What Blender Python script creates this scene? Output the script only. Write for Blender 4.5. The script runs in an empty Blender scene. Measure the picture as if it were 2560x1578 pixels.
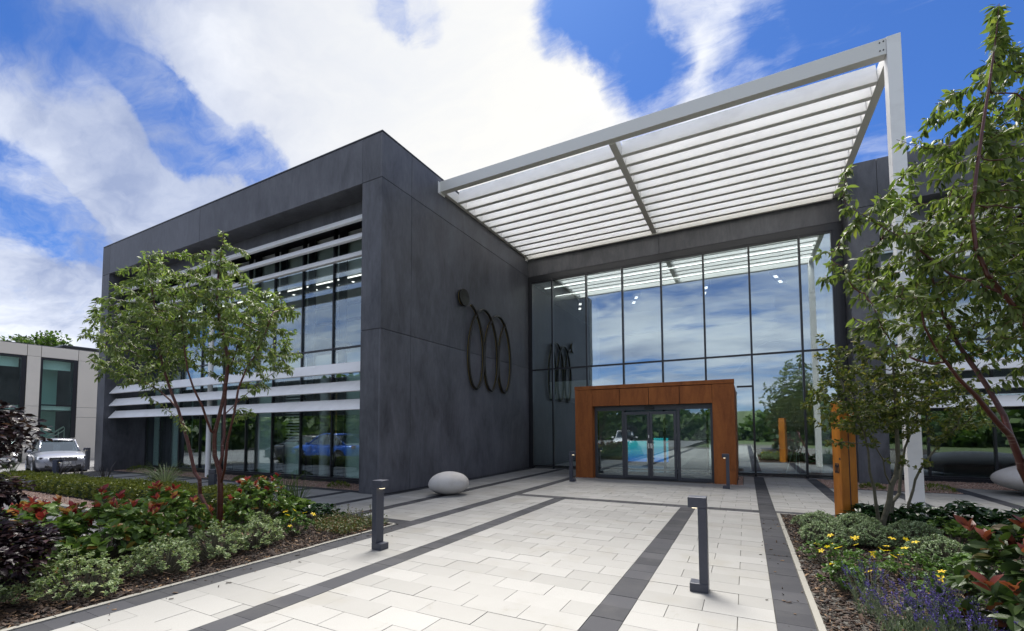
import bpy, math, random
import numpy as np
from mathutils import Vector, Matrix

C = bpy.context.scene.collection
SC = bpy.context.scene
R = math.radians
rng = np.random.default_rng(11)
random.seed(7)

# ------------------------------------------------------------------ camera
F_PX, W_PX, H_PX = 1116.0, 2560.0, 1578.0
PITCH, YAW, ROLL = 0.05178, 0.48418, -0.00476
SX, SY, EYE = -2.592, 227.39, 1.65
fw = Vector((-math.sin(YAW)*math.cos(PITCH), math.cos(YAW)*math.cos(PITCH), math.sin(PITCH)))
rt = Vector((math.cos(YAW), math.sin(YAW), 0))
up = rt.cross(fw)
RT = rt*math.cos(ROLL) + up*math.sin(ROLL)
UP = -rt*math.sin(ROLL) + up*math.cos(ROLL)
cam = bpy.data.cameras.new('camera')
cam.sensor_width = 36
cam.lens = F_PX/W_PX*36
cam.shift_x = -SX/W_PX
cam.shift_y = SY/W_PX
cam.clip_start = 0.05
cam.clip_end = 3000
camo = bpy.data.objects.new('camera', cam)
m = Matrix.Identity(4)
for i in range(3):
    m[i][0], m[i][1], m[i][2] = RT[i], UP[i], -fw[i]
m[2][3] = EYE
camo.matrix_world = m
C.objects.link(camo)
SC.camera = camo

def ray(u, v):
    """unit-depth direction in the world for a photograph position"""
    return fw + RT*((u-1280-SX)/F_PX) - UP*((v-789-SY)/F_PX)
def at(u, v, d):
    """world point at real depth d (metres along the view axis)"""
    return Vector((0, 0, EYE)) + ray(u, v)*d

# ------------------------------------------------------------------ light
SUN_DIR = Vector((-0.36, 0.7, 0)).normalized()
SUN_EL = R(60)
sun = bpy.data.lights.new('sun', 'SUN')
sun.energy = 4.5
sun.angle = R(30)
sun.color = (1.0, 0.955, 0.89)
suno = bpy.data.objects.new('sun', sun)
sd = Vector((SUN_DIR.x*math.cos(SUN_EL), SUN_DIR.y*math.cos(SUN_EL), math.sin(SUN_EL)))
suno.rotation_euler = sd.to_track_quat('Z', 'Y').to_euler()
suno.location = sd*60
C.objects.link(suno)

SC.view_settings.view_transform = 'Standard'
SC.view_settings.look = 'None'
SC.view_settings.gamma = 1.0
SC.view_settings.use_curve_mapping = False
SC.view_settings.exposure = 1.12
SC.render.engine = 'CYCLES'
cy = SC.cycles
cy.max_bounces = 10
cy.diffuse_bounces = 4
cy.glossy_bounces = 4
cy.transmission_bounces = 6
cy.transparent_max_bounces = 20
cy.caustics_reflective = False
cy.caustics_refractive = False
cy.sample_clamp_indirect = 6
cy.use_denoising = True
try:
    cy.denoiser = 'OPENIMAGEDENOISE'
    cy.denoising_input_passes = 'RGB_ALBEDO_NORMAL'
    cy.denoising_prefilter = 'ACCURATE'
except Exception:
    pass

# ------------------------------------------------------------------ node helper
class NT:
    def __init__(s, tree):
        s.t = tree; s.n = tree.nodes; s.l = tree.links
    def add(s, typ, **kw):
        n = s.n.new(typ)
        for k, v in kw.items(): setattr(n, k, v)
        return n
    def put(s, sock, v):
        if v is None: return
        if isinstance(v, bpy.types.NodeSocket): s.l.new(v, sock)
        elif isinstance(v, (tuple, list)) and sock.type == 'RGBA' and len(v) == 3: sock.default_value = (*v, 1)
        else: sock.default_value = v
    def math(s, op, a, b=None, c=None, clamp=False):
        n = s.add('ShaderNodeMath', operation=op); n.use_clamp = clamp
        s.put(n.inputs[0], a); s.put(n.inputs[1], b); s.put(n.inputs[2], c)
        return n.outputs[0]
    def vmath(s, op, a, b=None):
        n = s.add('ShaderNodeVectorMath', operation=op)
        s.put(n.inputs[0], a); s.put(n.inputs[1], b)
        return n.outputs['Value'] if op in ('DOT_PRODUCT', 'LENGTH') else n.outputs[0]
    def mix(s, f, a, b, blend='MIX'):
        n = s.add('ShaderNodeMix', data_type='RGBA', blend_type=blend)
        s.put(n.inputs[0], f); s.put(n.inputs[6], a); s.put(n.inputs[7], b)
        return n.outputs[2]
    def ss(s, v, a, b, lo=0.0, hi=1.0):
        n = s.add('ShaderNodeMapRange', interpolation_type='SMOOTHSTEP')
        s.put(n.inputs[0], v); n.inputs[1].default_value = a; n.inputs[2].default_value = b
        n.inputs[3].default_value = lo; n.inputs[4].default_value = hi
        return n.outputs[0]
    def lin(s, v, a, b, lo=0.0, hi=1.0):
        n = s.add('ShaderNodeMapRange'); n.clamp = True
        s.put(n.inputs[0], v); n.inputs[1].default_value = a; n.inputs[2].default_value = b
        n.inputs[3].default_value = lo; n.inputs[4].default_value = hi
        return n.outputs[0]
    def noise(s, vec, scale, detail=4, rough=0.55, dist=0.0, col=False):
        n = s.add('ShaderNodeTexNoise')
        s.put(n.inputs['Vector'], vec); n.inputs['Scale'].default_value = scale
        n.inputs['Detail'].default_value = detail; n.inputs['Roughness'].default_value = rough
        n.inputs['Distortion'].default_value = dist
        return n.outputs['Color' if col else 'Fac']
    def vor(s, vec, scale, feature='F1', out='Distance'):
        n = s.add('ShaderNodeTexVoronoi', feature=feature)
        s.put(n.inputs['Vector'], vec); n.inputs['Scale'].default_value = scale
        return n.outputs[out]
    def scale(s, vec, sc):
        n = s.add('ShaderNodeMapping'); s.put(n.inputs[0], vec); n.inputs['Scale'].default_value = sc
        return n.outputs[0]

# ------------------------------------------------------------------ sky
world = bpy.data.worlds.new('World'); SC.world = world; world.use_nodes = True
wt = world.node_tree; wt.nodes.clear(); N = NT(wt)
sky = N.add('ShaderNodeTexSky', sky_type='NISHITA'); sky.sun_disc = False
sky.sun_elevation = SUN_EL
sky.sun_rotation = math.atan2(SUN_DIR.x, SUN_DIR.y)
sky.air_density = 1.0; sky.dust_density = 0.4; sky.ozone_density = 2.5
tc = N.add('ShaderNodeTexCoord').outputs['Generated']
D = N.vmath('NORMALIZE', tc)
sep = N.add('ShaderNodeSeparateXYZ'); N.put(sep.inputs[0], D)
zz = N.math('MAXIMUM', sep.outputs[2], 0.0)
den = N.math('ADD', zz, 0.16)
cmb = N.add('ShaderNodeCombineXYZ')
N.put(cmb.inputs[0], N.math('DIVIDE', sep.outputs[0], den))
N.put(cmb.inputs[1], N.math('DIVIDE', sep.outputs[1], den))
Pl = cmb.outputs[0]
# clouds drift in long streets: stretch the layer along one bearing
mp = N.add('ShaderNodeMapping'); N.put(mp.inputs[0], Pl)
mp.inputs['Rotation'].default_value = (0, 0, R(28)); mp.inputs['Scale'].default_value = (0.62, 1.25, 1)
Ps = mp.outputs[0]
wn = N.noise(Ps, 1.3, 5, 0.6, 0.0, col=True)
warp = N.vmath('SCALE', N.vmath('SUBTRACT', wn, (0.5, 0.5, 0.5)))
wt.nodes[-1].inputs[3].default_value = 0.55
Pw = N.vmath('ADD', Ps, warp)
n_big = N.noise(Pw, 0.8, 3, 0.5)
n_det = N.noise(Pw, 1.9, 12, 0.60, 0.3)
n_fine = N.noise(Pw, 6.0, 9, 0.68, 0.5)
dn = N.noise(N.scale(D, (1, 1, 1)), 3.2, 7, 0.6, col=True)
dw = N.vmath('SCALE', N.vmath('SUBTRACT', dn, (0.5, 0.5, 0.5)))
wt.nodes[-1].inputs[3].default_value = 0.20
Dw = N.vmath('NORMALIZE', N.vmath('ADD', D, dw))
def bank(lobes, vec):
    tot = None
    for (u, v, rad, wgt) in lobes:
        d = ray(u*1.0436, v*1.0436).normalized()
        dot = N.vmath('DOT_PRODUCT', vec, tuple(d))
        f = N.ss(dot, math.cos(R(rad)), math.cos(R(rad*0.15)), 0.0, wgt)
        tot = f if tot is None else N.math('ADD', tot, f)
    return tot
SKY_COVER = [(150,300,17,.5),(350,500,9,.4),(100,160,11,.35),(140,40,10,.5),(60,90,9,.4),(30,180,9,.3),(480,520,8,.35),(225,120,7,.35),(900,200,17,.5),(1150,250,19,.6),
    (640,110,10,.5),(560,200,5,.35),(660,280,6,.3),(800,330,9,.35),(720,420,6,.3),(1300,420,12,.4),(80,720,9,.55),(2150,430,7,.55),(1680,50,9,.38),(1900,110,6,.30),(1580,20,5,.2),(2040,40,4,.2)]
SKY_CLEAR = [(285,105,4,.75),(345,190,3.6,.8),(400,260,4.0,.95),(460,320,4.4,.95),(515,370,4.2,.8),(570,395,3.6,.5),(310,140,3.5,.6),(290,80,3,.4),
    (0,0,3.5,.5),(20,520,5.5,1.0),(110,572,4.6,.9),(200,620,4,.8),(-20,470,6,.6),(955,8,3.4,.8),(1060,0,3.6,.75),
    (1425,70,3.0,.6),(1480,40,2.6,.3),(1560,160,3.0,.4),(1640,190,3.6,.5),(1700,170,2.6,.35),(1985,90,2.5,.3),(1840,200,3.0,.35),
    (2170,60,9,.6),(2300,170,11,.7),(2450,60,14,.7),(2380,340,9,.6)]
def bank(lobes, vec):
    tot = None
    for (u, v, rad, wgt) in lobes:
        d = ray(u*1.0436, v*1.0436).normalized()
        dot = N.vmath('DOT_PRODUCT', vec, tuple(d))
        f = N.ss(dot, math.cos(R(rad)), math.cos(R(rad*0.15)), 0.0, wgt)
        tot = f if tot is None else N.math('ADD', tot, f)
    return tot
SKY_COVER = [(150,300,17,.5),(350,500,9,.4),(100,180,11,.3),(480,520,8,.35),(230,140,6,.3),(900,200,17,.5),(1150,250,19,.6),
    (690,160,9,.3),(660,250,5,.25),(800,330,9,.3),(1300,420,12,.4),(80,720,9,.5),(2150,430,7,.5),(1750,70,7,.12),(1930,110,4,.1)]
SKY_CLEAR = [(295,115,5,.6),(350,200,4,.6),(410,265,4.5,.75),(465,320,5,.7),(530,365,5,.7),(600,385,4.5,.6),(640,430,3,.4),
    (5,20,8,.6),(40,60,5,.3),(20,520,5.5,.9),(110,575,5,.8),(200,622,4,.7),(0,470,5,.5),(960,18,4.5,.7),(1070,12,4.5,.7),
    (1430,70,4.5,.7),(1500,40,4.5,.45),(1560,140,4.5,.55),(1650,185,4,.5),(1690,130,3,.3),(1960,70,4.5,.4),(1860,170,4,.4),
    (2170,60,9,.55),(2300,170,11,.6),(2450,60,14,.6),(2380,340,9,.5)]
def bank(lobes, vec):
    tot = None
    for (u, v, rad, wgt) in lobes:
        d = ray(u, v).normalized()
        f = N.ss(N.vmath('DOT_PRODUCT', vec, tuple(d)), math.cos(R(rad)), math.cos(R(rad*0.1)), 0.0, wgt)
        tot = f if tot is None else N.math('ADD', tot, f)
    return tot
cov = N.math('SUBTRACT', N.math('MINIMUM', bank(SKY_COVER, Dw), 0.52), N.math('MINIMUM', bank(SKY_CLEAR, Dw), 0.95))
cov = N.math('ADD', cov, N.math('MULTIPLY_ADD', n_big, 0.8, 0.29))
cov = N.math('ADD', cov, N.math('MULTIPLY_ADD', n_det, 2.6, -1.3))
cov = N.math('ADD', cov, N.math('MULTIPLY_ADD', n_fine, 1.0, -0.5))
cmask = N.ss(cov, 0.02, 1.0)
# cloud brightness: thin parts white, thick parts grey-blue, warm white where the sun stands behind
SHADE = [(40,300,24,.22),(60,40,14,.3)]
GLOW = [(1180,190,30,1.0)]
n_sh = N.noise(Pw, 1.5, 9, 0.6, 0.3)
shade = N.math('ADD', bank(SHADE, Dw), N.lin(n_sh, 0.36, 0.66, -0.12, 0.85), clamp=True)
ccol = N.mix(shade, (0.49, 0.51, 0.55), (0.175, 0.21, 0.31))
glow = bank(GLOW, D)
gl = N.mix(N.lin(n_sh, 0.35, 0.7), (0.505, 0.49, 0.445), (0.42, 0.43, 0.445))
ccol = N.mix(N.math('MULTIPLY', glow, 0.9), ccol, gl)
blue = N.vmath('MULTIPLY', sky.outputs[0], (0.042*0.47, 0.042*0.83, 0.042*1.46))
final = N.mix(N.math('MULTIPLY', cmask, 0.97), blue, ccol)
bg = N.add('ShaderNodeBackground'); N.put(bg.inputs[0], final); bg.inputs[1].default_value = 1.0
wo = N.add('ShaderNodeOutputWorld'); N.put(wo.inputs[0], bg.outputs[0])
world.cycles.sampling_method = 'MANUAL'; world.cycles.sample_map_resolution = 512

# ------------------------------------------------------------------ materials
MATS = {}
def mat(name, col=(0.5, 0.5, 0.5), rough=0.6, metal=0.0, fn=None, spec=None):
    m = bpy.data.materials.new(name); m.use_nodes = True
    nt = NT(m.node_tree); b = m.node_tree.nodes['Principled BSDF']
    b.inputs['Base Color'].default_value = (*col, 1)
    b.inputs['Roughness'].default_value = rough
    b.inputs['Metallic'].default_value = metal
    if spec is not None: b.inputs['Specular IOR Level'].default_value = spec
    if fn: fn(nt, b)
    MATS[name] = m
    return m
def objco(nt): return nt.add('ShaderNodeTexCoord').outputs['Object']
def geo_pos(nt): return nt.add('ShaderNodeNewGeometry').outputs['Position']
def bump(nt, b, h, strength=0.3, dist=0.01):
    n = nt.add('ShaderNodeBump'); n.inputs['Strength'].default_value = strength; n.inputs['Distance'].default_value = dist
    nt.put(n.inputs['Height'], h); nt.put(b.inputs['Normal'], n.outputs[0])
def piece_random(nt):
    a = nt.add('ShaderNodeNewGeometry').outputs['Random Per Island']
    o = nt.add('ShaderNodeObjectInfo').outputs['Random']
    return nt.math('FRACT', nt.math('ADD', a, o))

def f_clad(nt, b):
    p = geo_pos(nt)
    st = nt.noise(nt.scale(p, (1.5, 1.5, 0.55)), 1.3, 9, 0.68, 0.5)
    bl = nt.noise(p, 0.55, 5, 0.6)
    fi = nt.noise(nt.scale(p, (1, 1, 0.25)), 14, 4, 0.6)
    v = nt.math('ADD', nt.math('MULTIPLY', st, 0.55), nt.math('ADD', nt.math('MULTIPLY', bl, 0.26), nt.math('MULTIPLY', fi, 0.16)))
    f = nt.lin(v, 0.36, 0.64)
    rnd = nt.math('MULTIPLY_ADD', nt.add('ShaderNodeObjectInfo').outputs['Random'], 0.3, -0.12)
    f = nt.math('ADD', f, rnd, clamp=True)
    c = nt.mix(f, (0.036, 0.037, 0.043), (0.132, 0.135, 0.153))
    sc = nt.ss(nt.noise(nt.scale(p, (1, 1, 0.5)), 3.1, 9, 0.72, 1.2), 0.66, 0.76, 0, 0.35)
    c = nt.mix(sc, c, (0.19, 0.195, 0.22))
    nt.put(b.inputs['Base Color'], c)
    nt.put(b.inputs['Roughness'], nt.lin(st, 0.3, 0.7, 0.42, 0.62))
    bump(nt, b, nt.noise(p, 22, 5, 0.6), 0.12, 0.004)
mat('clad', fn=f_clad, rough=0.5)
def f_corten(nt, b):
    p = geo_pos(nt)
    st = nt.noise(nt.scale(p, (2.5, 2.5, 0.5)), 1.4, 8, 0.68, 0.4)
    gr = nt.noise(p, 38, 5, 0.7)
    f = nt.lin(nt.math('ADD', nt.math('MULTIPLY', st, 0.8), nt.math('MULTIPLY', gr, 0.25)), 0.36, 0.70)
    c = nt.mix(f, (0.16, 0.046, 0.013), (0.37, 0.125, 0.032))
    dk = nt.ss(nt.noise(nt.scale(p, (1, 1, 0.4)), 2.1, 6, 0.6), 0.60, 0.72, 0, 0.45)
    c = nt.mix(dk, c, (0.075, 0.022, 0.010))
    nt.put(b.inputs['Base Color'], c)
    bump(nt, b, gr, 0.25, 0.003)
mat('corten', rough=0.72, fn=f_corten, spec=0.3)
def f_totem(nt, b):
    p = geo_pos(nt)
    f = nt.lin(nt.noise(nt.scale(p, (3, 3, 0.7)), 2.0, 7, 0.6), 0.35, 0.7)
    nt.put(b.inputs['Base Color'], nt.mix(f, (0.42, 0.135, 0.014), (0.68, 0.25, 0.028)))
mat('totem_steel', rough=0.5, fn=f_totem)
def f_white(nt, b):
    p = geo_pos(nt)
    f = nt.noise(nt.scale(p, (0.6, 1.2, 1.2)), 2.2, 6, 0.6)
    nt.put(b.inputs['Base Color'], nt.mix(nt.lin(f, 0.45, 0.75), (0.86, 0.86, 0.85), (0.74, 0.735, 0.72)))
mat('white_metal', rough=0.35, fn=f_white)
mat('grey_white_metal', (0.74, 0.735, 0.71), 0.4)
mat('frame', (0.016, 0.017, 0.021), 0.32)
mat('door_frame', (0.052, 0.056, 0.066), 0.35)
mat('steel', (0.55, 0.55, 0.55), 0.25, 1.0)
def f_boll(nt, b):
    p = objco(nt)
    f = nt.noise(p, 30, 4, 0.6)
    nt.put(b.inputs['Base Color'], nt.mix(f, (0.040, 0.044, 0.060), (0.062, 0.067, 0.088)))
mat('bollard_metal', rough=0.38, fn=f_boll)
mat('lens', (0.8, 0.75, 0.6), 0.2)
mat('bronze', (0.030, 0.027, 0.022), 0.32, 0.6)
mat('gold_glow', (0.42, 0.33, 0.13), 0.3, 0.9)  # gold metal standing in for the sculpture's back glow
mat('roof_felt', (0.12, 0.12, 0.125), 0.9)
mat('ceiling', (0.80, 0.81, 0.80), 0.8)
mat('white_wall', (0.74, 0.78, 0.76), 0.7)
mat('green_wall', (0.55, 0.74, 0.66), 0.6)
mat('dark_wall', (0.030, 0.032, 0.038), 0.7)
mat('blind', (0.70, 0.74, 0.71), 0.6)
mat('floor_tile', (0.22, 0.22, 0.23), 0.35)
mat('red_fabric', (0.12, 0.010, 0.018), 0.8)
mat('pale_plastic', (0.55, 0.53, 0.46), 0.5)
mat('amber', (0.33, 0.19, 0.03), 0.5)
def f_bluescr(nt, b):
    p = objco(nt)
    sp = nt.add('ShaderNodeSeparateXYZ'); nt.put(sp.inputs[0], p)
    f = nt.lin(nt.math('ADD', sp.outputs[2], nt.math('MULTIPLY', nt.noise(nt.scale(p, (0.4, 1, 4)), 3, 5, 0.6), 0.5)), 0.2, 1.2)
    c = nt.mix(f, (0.02, 0.10, 0.75), (0.05, 0.55, 0.62)); nt.put(b.inputs['Base Color'], c); nt.put(b.inputs['Emission Color'], c); b.inputs['Emission Strength'].default_value = 0.26  # emission added so the blue panels show up behind the doors
mat('blue_glow', rough=0.3, fn=f_bluescr)
def emit(name, col, s):
    m = bpy.data.materials.new(name); m.use_nodes = True
    nt = NT(m.node_tree); m.node_tree.nodes.clear()
    e = nt.add('ShaderNodeEmission'); e.inputs[0].default_value = (*col, 1); e.inputs[1].default_value = s
    o = nt.add('ShaderNodeOutputMaterial'); nt.put(o.inputs[0], e.outputs[0]); MATS[name] = m
emit('lamp_white', (1, 0.97, 0.92), 1.3)
emit('lamp_warm', (1, 0.86, 0.6), 1.2)
def glass(name, tint, base, tintr=(0.86, 0.955, 0.985)):
    m = bpy.data.materials.new(name); m.use_nodes = True
    nt = NT(m.node_tree); m.node_tree.nodes.clear()
    t = nt.add('ShaderNodeBsdfTransparent'); t.inputs[0].default_value = (*tint, 1)
    g = nt.add('ShaderNodeBsdfGlossy'); g.inputs[0].default_value = (*tintr, 1); g.inputs['Roughness'].default_value = 0.0
    # very slightly uneven panes
    nb = nt.add('ShaderNodeBump'); nb.inputs['Strength'].default_value = 0.020; nb.inputs['Distance'].default_value = 0.05
    nt.put(nb.inputs['Height'], nt.noise(geo_pos(nt), 0.9, 1, 0.4)); nt.put(g.inputs['Normal'], nb.outputs[0])
    lw = nt.add('ShaderNodeLayerWeight'); lw.inputs[0].default_value = 0.5
    mx = nt.add('ShaderNodeMixShader')
    nt.put(mx.inputs[0], nt.math('MULTIPLY_ADD', nt.math('POWER', lw.outputs['Facing'], 4.0), 1.0-base, base, clamp=True))
    nt.put(mx.inputs[1], t.outputs[0]); nt.put(mx.inputs[2], g.outputs[0])
    o = nt.add('ShaderNodeOutputMaterial'); nt.put(o.inputs[0], mx.outputs[0]); MATS[name] = m
glass('glass', (0.94, 0.99, 0.98), 0.20)
glass('glass_lobby', (0.93, 0.985, 0.98), 0.37)
glass('glass_green', (0.86, 0.98, 0.95), 0.08)
glass('car_glass', (0.5, 0.56, 0.6), 0.18)

def f_paver(nt, b):
    p = geo_pos(nt); r = piece_random(nt)
    sp = nt.noise(p, 120, 3, 0.7); bl = nt.noise(p, 1.1, 6, 0.6)
    c = nt.mix(r, (0.230, 0.227, 0.214), (0.295, 0.291, 0.277))
    c = nt.mix(nt.lin(sp, 0.40, 0.75, 0, 0.55), c, (0.21, 0.205, 0.19))
    c = nt.mix(nt.ss(bl, 0.50, 0.70, 0, 0.45), c, (0.225, 0.212, 0.175))
    st = nt.ss(nt.noise(p, 2.3, 9, 0.72, 0.8), 0.60, 0.72, 0, 0.42)
    c = nt.mix(st, c, (0.17, 0.158, 0.125))
    nt.put(b.inputs['Base Color'], c)
    nt.put(b.inputs['Roughness'], nt.lin(bl, 0.3, 0.7, 0.55, 0.8))
    bump(nt, b, nt.noise(p, 90, 4, 0.6), 0.25, 0.002)
mat('paver', rough=0.7, fn=f_paver)
def f_dpaver(nt, b):
    p = geo_pos(nt); r = piece_random(nt)
    sp = nt.noise(p, 140, 3, 0.7)
    c = nt.mix(r, (0.019, 0.020, 0.025), (0.045, 0.046, 0.054))
    c = nt.mix(nt.ss(sp, 0.55, 0.75, 0, 0.5), c, (0.08, 0.08, 0.085))
    du = nt.ss(nt.noise(p, 1.6, 7, 0.65), 0.45, 0.7, 0, 0.35)
    c = nt.mix(du, c, (0.075, 0.074, 0.073))
    nt.put(b.inputs['Base Color'], c)
    bump(nt, b, nt.noise(p, 100, 4, 0.6), 0.3, 0.002)
mat('dark_paver', rough=0.75, fn=f_dpaver, spec=0.3)
mat('joint', (0.085, 0.08, 0.07), 0.9)
mat('kerb', (0.25, 0.24, 0.21), 0.85)
def f_asph(nt, b):
    p = geo_pos(nt)
    c = nt.mix(nt.noise(p, 150, 3, 0.7), (0.075, 0.076, 0.080), (0.17, 0.17, 0.175))
    c = nt.mix(nt.ss(nt.noise(p, 0.6, 6, 0.6), 0.4, 0.7, 0, 0.5), c, (0.19, 0.19, 0.19))
    nt.put(b.inputs['Base Color'], c)
mat('asphalt', rough=0.85, fn=f_asph)
def f_ground(nt, b):
    p = geo_pos(nt)
    nt.put(b.inputs['Base Color'], nt.mix(nt.noise(p, 0.4, 6, 0.6), (0.035, 0.06, 0.018), (0.07, 0.09, 0.03)))
mat('turf', rough=0.9, fn=f_ground)
def f_gravel(nt, b):
    p = geo_pos(nt)
    r = nt.add('ShaderNodeNewGeometry').outputs['Random Per Island']
    c = nt.mix(r, (0.30, 0.17, 0.125), (0.52, 0.40, 0.33))
    c = nt.mix(nt.ss(nt.math('FRACT', nt.math('MULTIPLY', r, 7.3)), 0.6, 0.9, 0, 0.6), c, (0.22, 0.14, 0.11))
    nt.put(b.inputs['Base Color'], c)
mat('gravel', rough=0.8, fn=f_gravel)
def f_gbase(nt, b):
    p = geo_pos(nt)
    v = nt.vor(p, 45); c = nt.mix(nt.noise(p, 60, 2, 0.5), (0.24, 0.15, 0.115), (0.46, 0.34, 0.28))
    nt.put(b.inputs['Base Color'], nt.mix(nt.lin(v, 0.3, 0.7, 0, 0.8), c, (0.09, 0.06, 0.05)))
    bump(nt, b, v, 0.8, 0.02)
mat('gravel_base', rough=0.85, fn=f_gbase)
def f_soil(nt, b):
    p = geo_pos(nt)
    nt.put(b.inputs['Base Color'], nt.mix(nt.noise(p, 30, 5, 0.7), (0.008, 0.005, 0.0035), (0.026, 0.015, 0.009)))
    bump(nt, b, nt.noise(p, 40, 5, 0.7), 0.8, 0.03)
mat('soil', rough=0.9, fn=f_soil)
def f_chip(nt, b):
    r = nt.add('ShaderNodeNewGeometry').outputs['Random Per Island']
    c = nt.mix(nt.math('POWER', r, 1.3), (0.013, 0.007, 0.005), (0.066, 0.034, 0.018))
    c = nt.mix(nt.ss(nt.math('FRACT', nt.math('MULTIPLY', r, 13.7)), 0.86, 0.97, 0, 0.8), c, (0.27, 0.165, 0.085))
    nt.put(b.inputs['Base Color'], c)
mat('bark_chip', rough=0.75, fn=f_chip)
def f_stone(nt, b):
    p = objco(nt)
    c = nt.mix(nt.noise(p, 60, 4, 0.7), (0.46, 0.44, 0.41), (0.58, 0.56, 0.53))
    c = nt.mix(nt.ss(nt.noise(p, 2.2, 6, 0.6), 0.45, 0.7, 0, 0.5), c, (0.40, 0.36, 0.31))
    nt.put(b.inputs['Base Color'], c); bump(nt, b, nt.noise(p, 60, 4, 0.6), 0.2, 0.004)
mat('boulder_stone', rough=0.7, fn=f_stone)
def f_beige(nt, b):
    p = geo_pos(nt)
    r = nt.add('ShaderNodeObjectInfo').outputs['Random']
    c = nt.mix(r, (0.73, 0.665, 0.56), (0.79, 0.725, 0.62))
    nt.put(b.inputs['Base Color'], nt.mix(nt.ss(nt.noise(p, 0.5, 5, 0.6), 0.4, 0.7, 0, 0.4), c, (0.64, 0.59, 0.51)))
mat('beige_stone', rough=0.75, fn=f_beige)

def leaf(name, c0, c1, odd=None, oddf=0.0, trans=0.35, rough=0.5, spec=0.28, edge=None):
    k_ = 1.12 if name[:9] not in ('leaf_acer', 'leaf_laur', 'petal_lav') else 1.0
    c0, c1 = tuple(min(x*k_, .9) for x in c0), tuple(min(x*k_, .9) for x in c1)
    def fn(nt, b):
        r = nt.add('ShaderNodeNewGeometry').outputs['Random Per Island']
        o = nt.add('ShaderNodeObjectInfo').outputs['Random']
        r = nt.math('FRACT', nt.math('ADD', r, o))
        c = nt.mix(r, c0, c1)
        if odd: c = nt.mix(nt.ss(nt.math('FRACT', nt.math('MULTIPLY', r, 17.3)), 1-oddf-0.02, 1-oddf+0.02), c, odd)
        if edge:
            at_ = nt.add('ShaderNodeAttribute', attribute_name='rim')
            c = nt.mix(nt.ss(at_.outputs['Fac'], 0.45, 0.75), c, edge)
        nt.put(b.inputs['Base Color'], c)
        b.inputs['Subsurface Weight'].default_value = 0
        tr = nt.add('ShaderNodeBsdfTranslucent')
        nt.put(tr.inputs[0], nt.mix(1.0, c, (1.35, 1.5, 0.75), 'MULTIPLY'))
        mx = nt.add('ShaderNodeMixShader'); mx.inputs[0].default_value = trans
        out = [n for n in nt.n if n.type == 'OUTPUT_MATERIAL'][0]
        nt.l.new(b.outputs[0], mx.inputs[1]); nt.l.new(tr.outputs[0], mx.inputs[2]); nt.l.new(mx.outputs[0], out.inputs[0])
    return mat(name, c0, rough, fn=fn, spec=spec)
leaf('leaf_cherry', (0.060, 0.095, 0.028), (0.185, 0.235, 0.090), (0.20, 0.22, 0.06), 0.06)
leaf('leaf_bigtree', (0.040, 0.066, 0.018), (0.145, 0.185, 0.060), (0.17, 0.19, 0.05), 0.07)
leaf('leaf_hornbeam', (0.045, 0.068, 0.018), (0.130, 0.150, 0.042), (0.23, 0.20, 0.05), 0.10)
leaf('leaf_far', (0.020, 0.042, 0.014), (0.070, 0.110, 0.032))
leaf('leaf_photinia', (0.045, 0.090, 0.020), (0.185, 0.275, 0.070), (0.24, 0.12, 0.03), 0.06, 0.25, 0.3)
leaf('leaf_photinia_red', (0.15, 0.014, 0.024), (0.31, 0.050, 0.050), (0.40, 0.20, 0.09), 0.3, 0.3, 0.3)
leaf('leaf_photinia_dull', (0.018, 0.036, 0.012), (0.052, 0.082, 0.022), (0.12, 0.045, 0.024), 0.1, 0.25, 0.35)
leaf('leaf_photinia_bronze', (0.095, 0.021, 0.018), (0.20, 0.060, 0.036), None, 0, 0.25, 0.35)
leaf('leaf_euonymus', (0.050, 0.105, 0.036), (0.12, 0.19, 0.055), (0.24, 0.27, 0.05), 0.12, 0.2, 0.4, edge=(0.36, 0.42, 0.22))
leaf('leaf_hebe', (0.12, 0.18, 0.080), (0.32, 0.39, 0.23), None, 0, 0.2, 0.4)
leaf('leaf_laurel', (0.010, 0.030, 0.010), (0.035, 0.078, 0.022), None, 0, 0.15, 0.25, 0.5)
leaf('leaf_skimmia', (0.065, 0.125, 0.020), (0.17, 0.25, 0.045), None, 0, 0.25, 0.3)
leaf('leaf_box', (0.060, 0.080, 0.012), (0.200, 0.220, 0.040), (0.20, 0.20, 0.035), 0.15, 0.2, 0.3)
leaf('leaf_hyper', (0.040, 0.090, 0.020), (0.105, 0.175, 0.040), None, 0, 0.25, 0.4)
leaf('leaf_cover', (0.040, 0.066, 0.016), (0.115, 0.120, 0.038), (0.16, 0.075, 0.03), 0.15, 0.2, 0.45)
leaf('leaf_acer', (0.007, 0.004, 0.007), (0.022, 0.011, 0.017), (0.06, 0.03, 0.03), 0.1, 0.2, 0.35)
leaf('leaf_lavender', (0.10, 0.135, 0.085), (0.20, 0.24, 0.155), None, 0, 0.2, 0.6)
leaf('petal_lavender', (0.032, 0.020, 0.15), (0.080, 0.052, 0.29), None, 0, 0.25, 0.6)
leaf('petal_yellow', (0.75, 0.50, 0.015), (0.85, 0.62, 0.03), None, 0, 0.3, 0.5)
leaf('grass_blade', (0.16, 0.19, 0.10), (0.36, 0.39, 0.24), None, 0, 0.3, 0.45)
leaf('grass_green', (0.030, 0.052, 0.015), (0.090, 0.125, 0.038), None, 0, 0.3, 0.45)
leaf('grass_dark', (0.022, 0.018, 0.020), (0.060, 0.048, 0.046), None, 0, 0.15, 0.4)
leaf('moss', (0.045, 0.075, 0.008), (0.15, 0.19, 0.022), None, 0, 0.2, 0.6)
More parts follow.
